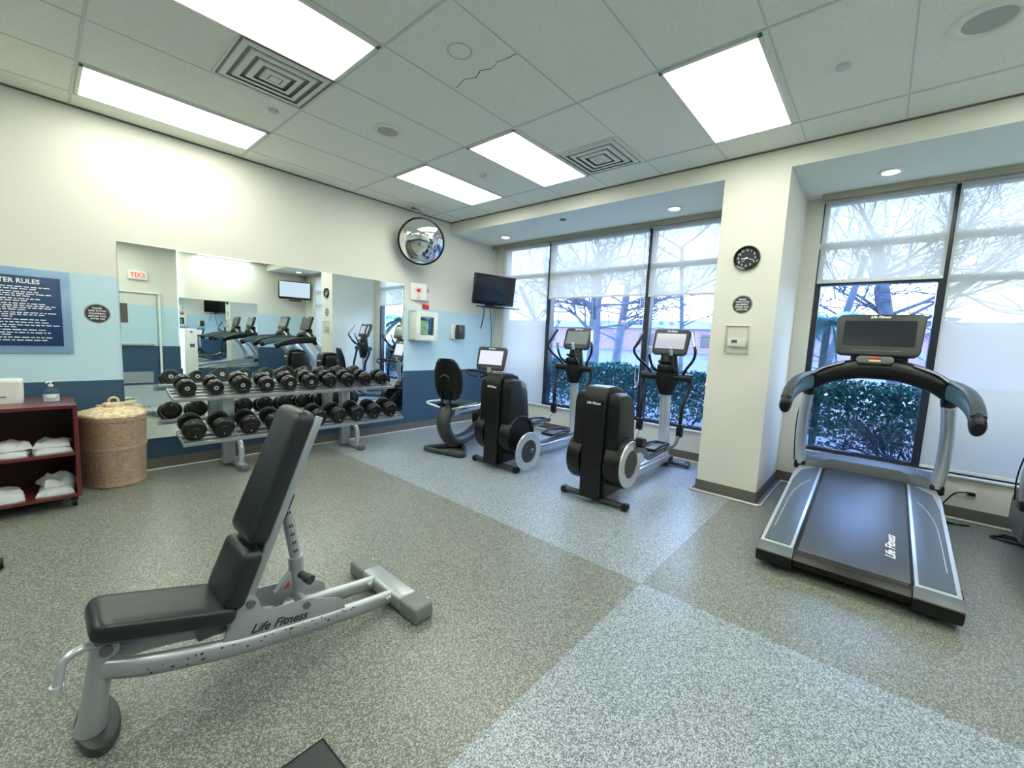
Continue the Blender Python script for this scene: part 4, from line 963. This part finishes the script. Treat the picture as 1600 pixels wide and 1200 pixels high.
# ================================================================== TREADMILLS
def treadmill(lab, loc_, screen):
    t = thing('treadmill', lab, 'treadmill', loc_, 0, 'treadmills')
    an = math.atan2(.225, 1.50); K = T(.05, 0, .15) @ RY(-an)      # deck frame: x forward along the deck, z normal
    DL = 1.56
    bm = NB(); prism(bm, [(-.03, -.085), (.10, -.12), (DL, -.16), (DL+.1, -.05), (DL, -.005), (.0, -.005), (-.05, -.03)], .80, K @ RX(PI/2), .008); obj('deck_body', bm, M['black'], t)
    bm = NB(); box(bm, (DL/2+.02, -.005, .004), (DL, .53, .012), .004, K); belt = obj('running_belt', bm, M['belt'], t)
    bm = NB(); cyl(bm, K @ Vector((.03, -.262, -.038)), K @ Vector((.03, .262, -.038)), .046, n=28); obj('rear_roller', bm, M['black'], t)
    bm = merge(NB(), text_bm('Life Fitness', .068, K @ T(.40, -.185, .0105), .0004, shear=.35, bold=.001)); obj('belt_lettering', bm, M['text_w'], belt, False)
    for s in (-1, 1):
        y0, y1 = .285, .472
        bm = NB(); o_ = [(.0, y0), (DL, y0-.005), (DL-.02, y1-.02), (DL-.25, y1), (.0, y1)]
        prism(bm, [(x, s*y) for x, y in o_], .05, K @ T(0, 0, -.018), .006); fr = obj('side_frame', bm, M['silver2'], t)
        bm = NB(); i_ = [(.05, y0+.018), (DL-.02, y0+.014), (DL-.05, y0+.05), (DL-.16, y1-.05), (DL-.42, y1-.022), (.05, y1-.022)]
        prism(bm, [(x, s*y) for x, y in i_], .006, K @ T(0, 0, .009), .001); obj('foot_rail', bm, M['footrail'], fr)
        bm = NB(); tube(bm, [K @ Vector((.25, s*(y1-.045), .0125)), K @ Vector((.8, s*(y1-.055), .0125)), K @ Vector((1.05, s*(y1-.09), .0125)), K @ Vector((1.2, s*(y1-.14), .0125))], .003, n=6); obj('rail_accent', bm, M['silver2'], fr)
        bm = NB(); prism(bm, [(-.06, -.03), (-.055, -.10), (.02, -.13), (.14, -.135), (.14, .002), (-.0, .004)], .205, K @ T(0, s*.378, 0) @ RX(PI/2), .012); obj('rear_end_cap', bm, M['black'], t)
        bm = NB(); box(bm, (-.025, s*.378, .0), (.09, .20, .016), .006, K @ RY(-.25)); obj('end_cap_band', bm, M['mgrey'], t)
        bm = NB(); cyl(bm, (1.75, s*.34, .05), (1.75, s*.38, .05), .05, n=20); cyl(bm, (.12, s*.36, .022), (.12, s*.40, .022), .022, n=14); obj('wheel', bm, M['black'], t)
    # motor hood with arched rear lip
    bm = NB(); secs = []
    for k in range(25):
        y = -.46+.92*k/24; e = abs(y)/.46; arch = 1 if e < .52 else (0 if e > .68 else .5+.5*math.cos((e-.52)/.16*PI))
        xr = 1.56+.04*(1-arch)*-1; zt = .50-.02*e*e
        prof = [(1.57+.06*arch, .395-.0*arch+.012*arch), (1.59+.06*arch, .44+.03*arch), (1.66+.05*arch, zt-.01), (1.78, zt+.0), (1.95, zt-.06), (2.03, .34), (2.04, .12), (1.6, .10)]
        secs.append([(p[0], y, p[1]) for p in prof])
    loft(bm, secs); obj('motor_hood', bm, M['mgrey'], t)
    bm = NB(); box(bm, (1.82, 0, .07), (.42, .70, .08), .02); obj('hood_base', bm, M['black'], t)
    # uprights
    for s in (-1, 1):
        bm = NB(); tube(bm, [(1.62, s*.455, .40), (1.60, s*.468, .60), (1.47, s*.455, .85), (1.26, s*.42, 1.10)], 1, n=18, flat=(.042, .07), upv=(1, 0, 0)); obj('upright', bm, M['silver2'], t)
        bm = NB(); box(bm, (1.63, s*.455, .385), (.15, .085, .08), .015); obj('upright_boot', bm, M['black'], t)
        bm = NB(); cyl(bm, (1.27, s*.42, 1.085), (1.22, s*.415, 1.145), .045, .05, n=18); obj('upright_collar', bm, M['black'], t)
    # handlebar: arch between the uprights, arms back towards the runner
    bm = NB(); pts = []
    arc = [(.42, 1.17), (.33, 1.245), (.2, 1.30), (.08, 1.325), (-.08, 1.325), (-.2, 1.30), (-.33, 1.245), (-.42, 1.17)]
    tube(bm, [(1.20, y, z-.005) for y, z in arc], 1, n=16, flat=(.075, .074), upv=(0, 0, 1), radii=[.8, .95, 1.05, 1.1, 1.1, 1.05, .95, .8]); obj('cross_bar', bm, M['black'], t)
    bm = NB(); tube(bm, [(1.15, y, z+.06) for y, z in arc[0:3]], 1, n=8, flat=(.02, .008)); tube(bm, [(1.15, y, z+.06) for y, z in arc[5:8]], 1, n=8, flat=(.02, .008)); obj('cross_bar_accent', bm, M['silver2'], t)
    for s in (-1, 1):
        pl = [(1.26, s*.40, 1.20), (1.05, s*.43, 1.19), (.78, s*.455, 1.165), (.55, s*.465, 1.115), (.40, s*.462, 1.06)]
        bm = NB(); tube(bm, pl, 1, n=16, flat=(.026, .054), upv=(0, 0, 1), radii=[1.35, 1.35, 1.3, 1.15, 1.0]); a = obj('handrail', bm, M['black'], t)
        bm = NB(); tube(bm, [(p[0], p[1]-s*.012, p[2]-.006) for p in pl], 1, n=16, flat=(.020, .048), upv=(0, 0, 1), radii=[1.35, 1.35, 1.3, 1.15, 1.0]); obj('inner_grip_panel', bm, M['teal'], a)
        bm = NB(); tube(bm, [(p[0], p[1], p[2]+.042*f) for p, f in zip(pl, (1.35, 1.35, 1.3, 1.15, 1.0))], 1, n=14, flat=(.034, .018), upv=(0, 0, 1)); obj('handrail_top', bm, M['dgrey'], a)
        bm = NB(); e = Vector(pl[-1]); tube(bm, [e+Vector((.035, 0, .012)), e+Vector((-.02, 0, -.014)), e+Vector((-.04, 0, -.025))], 1, n=16, k=2, flat=(.036, .062), upv=(0, 0, 1), radii=[1.02, 1.0, .72]); obj('handrail_end', bm, M['black'], a)
    # console and stop panel
    bm = NB(); box(bm, (1.24, 0, 1.39), (.10, .34, .12), .02); obj('console_neck', bm, M['black'], t)
    bm = NB(); prism(bm, rrect(.22, .06, .028), .06, T(1.13, .02, 1.385) @ RY(.25) @ RZ(-PI/2) @ RX(PI/2), .01); sw = obj('control_pod', bm, M['mgrey'], t)
    bm = NB(); box(bm, (-.032, 0, .012), (.004, .075, .014), .001, T(1.13, .02, 1.385) @ RY(.25)); obj('stop_button', bm, M['red'], sw, label='red stop strip')
    bm = NB(); box(bm, (-.032, 0, -.009), (.004, .07, .016), .001, T(1.13, .02, 1.385) @ RY(.25)); obj('warning_label', bm, M['label'], sw, label='yellow warning label')
    c = console(t, T(1.19, .02, 1.585) @ RY(.28), .53, .335, screen)
    bm = NB(); tube(bm, [(1.15, -.14, 1.27), (1.14, -.15, 1.19), (1.14, -.152, 1.13)], .003, n=6); cyl(bm, (1.14, -.152, 1.14), (1.14, -.152, 1.115), .009, n=10); obj('safety_clip', bm, M['black'], t)
    bm = NB(); tube(bm, [(1.28, .44, 1.10), (1.50, .505, .85), (1.64, .52, .60), (1.67, .51, .40)], .005, n=6); obj('side_cable', bm, M['black'], t)
    return t
treadmill('large treadmill standing before the window right of the column', (3.10, .01, 0), 'scr_off')
treadmill('second treadmill, only its front side showing at the right edge', (3.10, -1.37, 0), 'scr_dim')
# power cords
t = thing('power_cord', 'black power cord plugged into the outlet behind the treadmill', 'cord', (5.35, -.66, 0))
bm = NB(); tube(bm, [(.038, -.06, .25), (.0, -.03, .262), (-.02, .04, .24), (-.01, .10, .13), (-.03, .16, .02), (-.12, .12, .007), (-.16, .0, .007), (-.12, -.06, .007), (-.20, .10, .007), (-.22, .25, .007)], .006, n=8); obj('cable', bm, M['black'], t)
bm = NB(); box(bm, (.025, -.065, .25), (.035, .05, .03), .008); obj('plug', bm, M['black'], t)
t = thing('power_cord', 'coiled black power cord on the floor at the right edge', 'cord', (5.05, -.95, 0))
bm = NB(); tube(bm, [(.30, -.10, .008), (.12, -.02, .008), (.02, .12, .008), (-.03, .10, .008), (-.06, -.02, .008), (-.16, -.16, .01), (-.10, -.28, .015), (.05, -.10, .012), (.10, .03, .014), (.05, .06, .016), (-.02, -.10, .016), (-.08, -.30, .012)], .008, n=8); obj('cable', bm, M['black'], t)

# ================================================================== OUTSIDE
def gz(x): return .05+.024*(x-5.6)
bm = NB()
V = [[bm.verts.new((x, y, gz(x)-.02+.05*noise.noise(Vector((x*.3, y*.3, 0))))) for y in [-40+4*j for j in range(26)]] for x in [5.6, 8, 11, 15, 20, 26, 33, 42, 60, 90]]
for i in range(9):
    for j in range(25): bm.faces.new([V[i][j], V[i+1][j], V[i+1][j+1], V[i][j+1]])
g = obj('lawn', bm, M['lawn']); g['kind'] = 'structure'
bm = NB(); box(bm, (6.35, 1.5, .07), (1.5, 12, .06)); g = obj('planting_bed', bm, M['snowbed'], smooth=False); g['kind'] = 'structure'
bm = NB()
V = [(bm.verts.new((13.0+.4*math.sin(y*.3), y, gz(13)+.03)), bm.verts.new((14.6+.4*math.sin(y*.3), y, gz(14.6)+.03))) for y in range(-12, 26, 2)]
for a, b in zip(V, V[1:]): bm.faces.new([a[0], a[1], b[1], b[0]])
g = obj('footpath', bm, M['path']); g['kind'] = 'structure'
bd = thing('long_building', 'long low purple brown building beyond the lawn outside', 'building', (42, 16, gz(42)))
bm = NB(); box(bm, (2, 0, 1.1), (6, 70, 2.4)); obj('wall', bm, M['brick'], bd, False)
bm = NB(); box(bm, (1.9, 0, 2.6), (6.4, 71, .75)); obj('roof_band', bm, M['roofw'], bd, False)
for k in range(8):
    bm = NB(); box(bm, (-1.02, -22+k*6.0, 1.15), (.08, 1.4, 1.2)); obj('window', bm, M['winframe'], bd, False)
# hedge: countless leaves over bare stems
def leaf(bm, p, s, rnd):
    d = Vector((rnd.gauss(0, 1), rnd.gauss(0, 1), rnd.gauss(0, 1))).normalized(); e = d.orthogonal().normalized(); e = e*math.cos(1)+d.cross(e)*math.sin(1)
    a = [p-d*s, p+e*s*.45, p+d*s, p-e*s*.45]; bm.faces.new([bm.verts.new(v) for v in a])
rnd = random.Random(11); bm = NB()
for k in range(42000):
    y = rnd.uniform(-3.5, 7.5); u = rnd.random(); x = 6.15+.9*rnd.random()
    top = 1.05+.10*noise.noise(Vector((y*1.3, x, 0)))+(.04 if y < 1 else 0)
    z = top-.75*u**1.6*(.7+.5*rnd.random())
    if z > .12: leaf(bm, Vector((x, y, z)), .024+.02*rnd.random(), rnd)
hd = obj('hedge', bm, M['leaf'], smooth=False); tag(hd, 'dark green clipped hedge along the outside of the windows', 'hedge', kind='stuff')
def branch(bm, p, d, L_, r, lev, rnd, spread=.55, n=5, nb=3):
    pts = [p]; q = Vector(p); dd = Vector(d)
    for i in range(3):
        dd = (dd+Vector((rnd.gauss(0, .12), rnd.gauss(0, .12), rnd.gauss(0, .08)))).normalized(); q = q+dd*L_/3; pts.append(q.copy())
    tube(bm, pts, max(r, .005), n=n, k=2, radii=[1, .85, .7, .5])
    if lev > 0:
        for k in range(nb):
            b = pts[rnd.choice((1, 2, 3))]; nd = (dd+Vector((rnd.gauss(0, spread), rnd.gauss(0, spread), rnd.gauss(.15, spread*.6)))).normalized()
            branch(bm, b, nd, L_*rnd.uniform(.6, .85), r*.58, lev-1, rnd, spread, max(3, n-1), nb)
bm = NB(); rnd = random.Random(4)
for k in range(26):
    y = -3+k*.42+rnd.uniform(-.12, .12); branch(bm, Vector((6.35+rnd.random()*.4, y, .08)), Vector((rnd.gauss(0, .2), rnd.gauss(0, .35), 1)).normalized(), .42, .014, 3, rnd, .6, 5, 3)
tag(obj('hedge_stems', bm, M['twig']), 'bare dark stems of the hedge under its leaves', 'hedge stems', kind='stuff')
def tree(lab, x, y, L_, r, seed, lev=4, lean=(0, 0), nb=3, sp=.5):
    rnd = random.Random(seed); bm = NB(); z = gz(x)-.1
    pts = [Vector((x, y, z)), Vector((x, y+lean[1]*.3, z+L_*.35)), Vector((x+lean[0], y+lean[1], z+L_*.75)), Vector((x+lean[0]*1.3, y+lean[1]*1.4, z+L_))]
    tube(bm, pts, r, n=10, k=4, radii=[1.25, 1, .9, .7])
    for k in range(13):
        b = pts[2].lerp(pts[3], rnd.random()) if k > 8 else pts[1].lerp(pts[2], .1+.9*rnd.random())
        nd = Vector((rnd.gauss(0, .5), rnd.choice((-1, 1))*rnd.uniform(.3, 1), rnd.uniform(.05, .8))).normalized()
        branch(bm, b, nd, L_*rnd.uniform(.22, .42), r*rnd.uniform(.16, .36), lev, rnd, sp, 6, nb)
    tag(obj('bare_tree', bm, M['bark']), lab, 'tree', 'leafless trees outside')
tree('thick leafless tree trunk outside, left of centre in the window', 11.0, 6.45, 3.6, .17, 21, 4, (0, .0))
tree('slimmer leafless tree outside, seen between the two ellipticals', 14.0, 7.25, 3.4, .15, 22, 4, (0, -.2))
tree('thin leafless tree outside behind the column side elliptical', 12.5, 4.35, 4.2, .06, 23, 4, (0, .2))
tree('leaning thin leafless tree outside by the left mullion', 10.0, 6.9, 3.0, .07, 24, 4, (0, 1.2))
tree('leafless tree outside behind the half lowered blind over the treadmill', 9.5, -.3, 3.4, .10, 25, 4, (0, .4))
tree('leafless tree with a dense crown of twigs outside the glass behind the treadmill console', 8.4, .75, 2.9, .055, 27, 4, (0, -.3), 3, .6)
tree('leafless tree outside behind the fully lowered blind at right', 10.5, -3.6, 3.6, .12, 26, 4, (0, .3))
bm = NB(); rnd = random.Random(9); b0 = Vector((6.05, -.28, .1))
for k in range(5): branch(bm, b0, Vector((rnd.gauss(0, .15), rnd.gauss(.25, .5), 1)).normalized(), .38, .016, 4, rnd, .6, 5, 3)
tag(obj('bare_shrub', bm, M['twig']), 'dark branching shrub against the glass behind the treadmill', 'shrub')
# palm clump outside the right bay
pm = thing('palm_plant', 'teal green palm fronds outside the glass left of the treadmill console', 'palm', (6.6, .56, .1))
rnd = random.Random(2); bm = NB(); tube(bm, [(0, 0, 0), (.02, -.02, 1.75)], .04, n=8, k=1); obj('trunk', bm, M['bark'], pm)
for k in range(14):
    a = k*2*PI/14+.3; d = Vector((math.cos(a), math.sin(a), 0)); bm = NB(); c0 = Vector((.02, -.02, 1.75)); L_ = .85
    pts = [c0+d*L_*u*(1-.25*(k % 2))+Vector((0, 0, (.55-.5*(k % 2))*u-(.95-.25*(k % 2))*u*u)) for u in [i/10 for i in range(11)]]
    tube(bm, pts, .006, n=5, k=1)
    sd = d.cross(Vector((0, 0, 1)))
    for i in range(2, 41):
        for s in (-1, 1):
            p = pts[i//4].lerp(pts[min(10, i//4+1)], (i%4)/4); ll = .42*math.sin(PI*(.15+.8*i/44)); tip = p+sd*s*ll*.8+d*ll*.5+Vector((0, 0, -.35*ll)); w2 = d*.014
            bm.faces.new([bm.verts.new(v) for v in (p-w2, p+w2, p.lerp(tip, .6)+w2*.8, tip, p.lerp(tip, .6)-w2*.8)])
    obj('frond', bm, M['palm'], pm, False)
# paper lanterns on a line
ln = thing('lantern_string', 'thin line carrying paper lanterns across the lawn', 'lantern line', (12, 5, 2.2))
bm = NB(); tube(bm, [(0, 2.2, .35), (0, 1, .12), (0, 0, .05), (0, -1, .12), (0, -2.2, .35)], .006, n=5); obj('line', bm, M['bark'], ln)
for y, mm, l in ((5.75, 'lt', 'teal paper lantern outside, left of the dark mullion'), (5.42, 'lp', 'purple paper lantern outside beside the dark mullion'), (4.85, 'lt', 'teal paper lantern outside, right of the dark mullion'), (6.05, 'lk', 'pink paper lantern outside left of the teal one'), (4.55, 'lk', 'pink paper lantern outside, farthest right on the line')):
    bm = NB(); lathe(bm, [(0, .065), (.036, .058), (.06, .03), (.065, 0), (.06, -.03), (.036, -.058), (0, -.065)], I4, 20)
    o = obj('paper_lantern', bm, M[mm], loc=(12.0, y, 2.10)); tag(o, l, 'lantern', 'paper lanterns on the line')
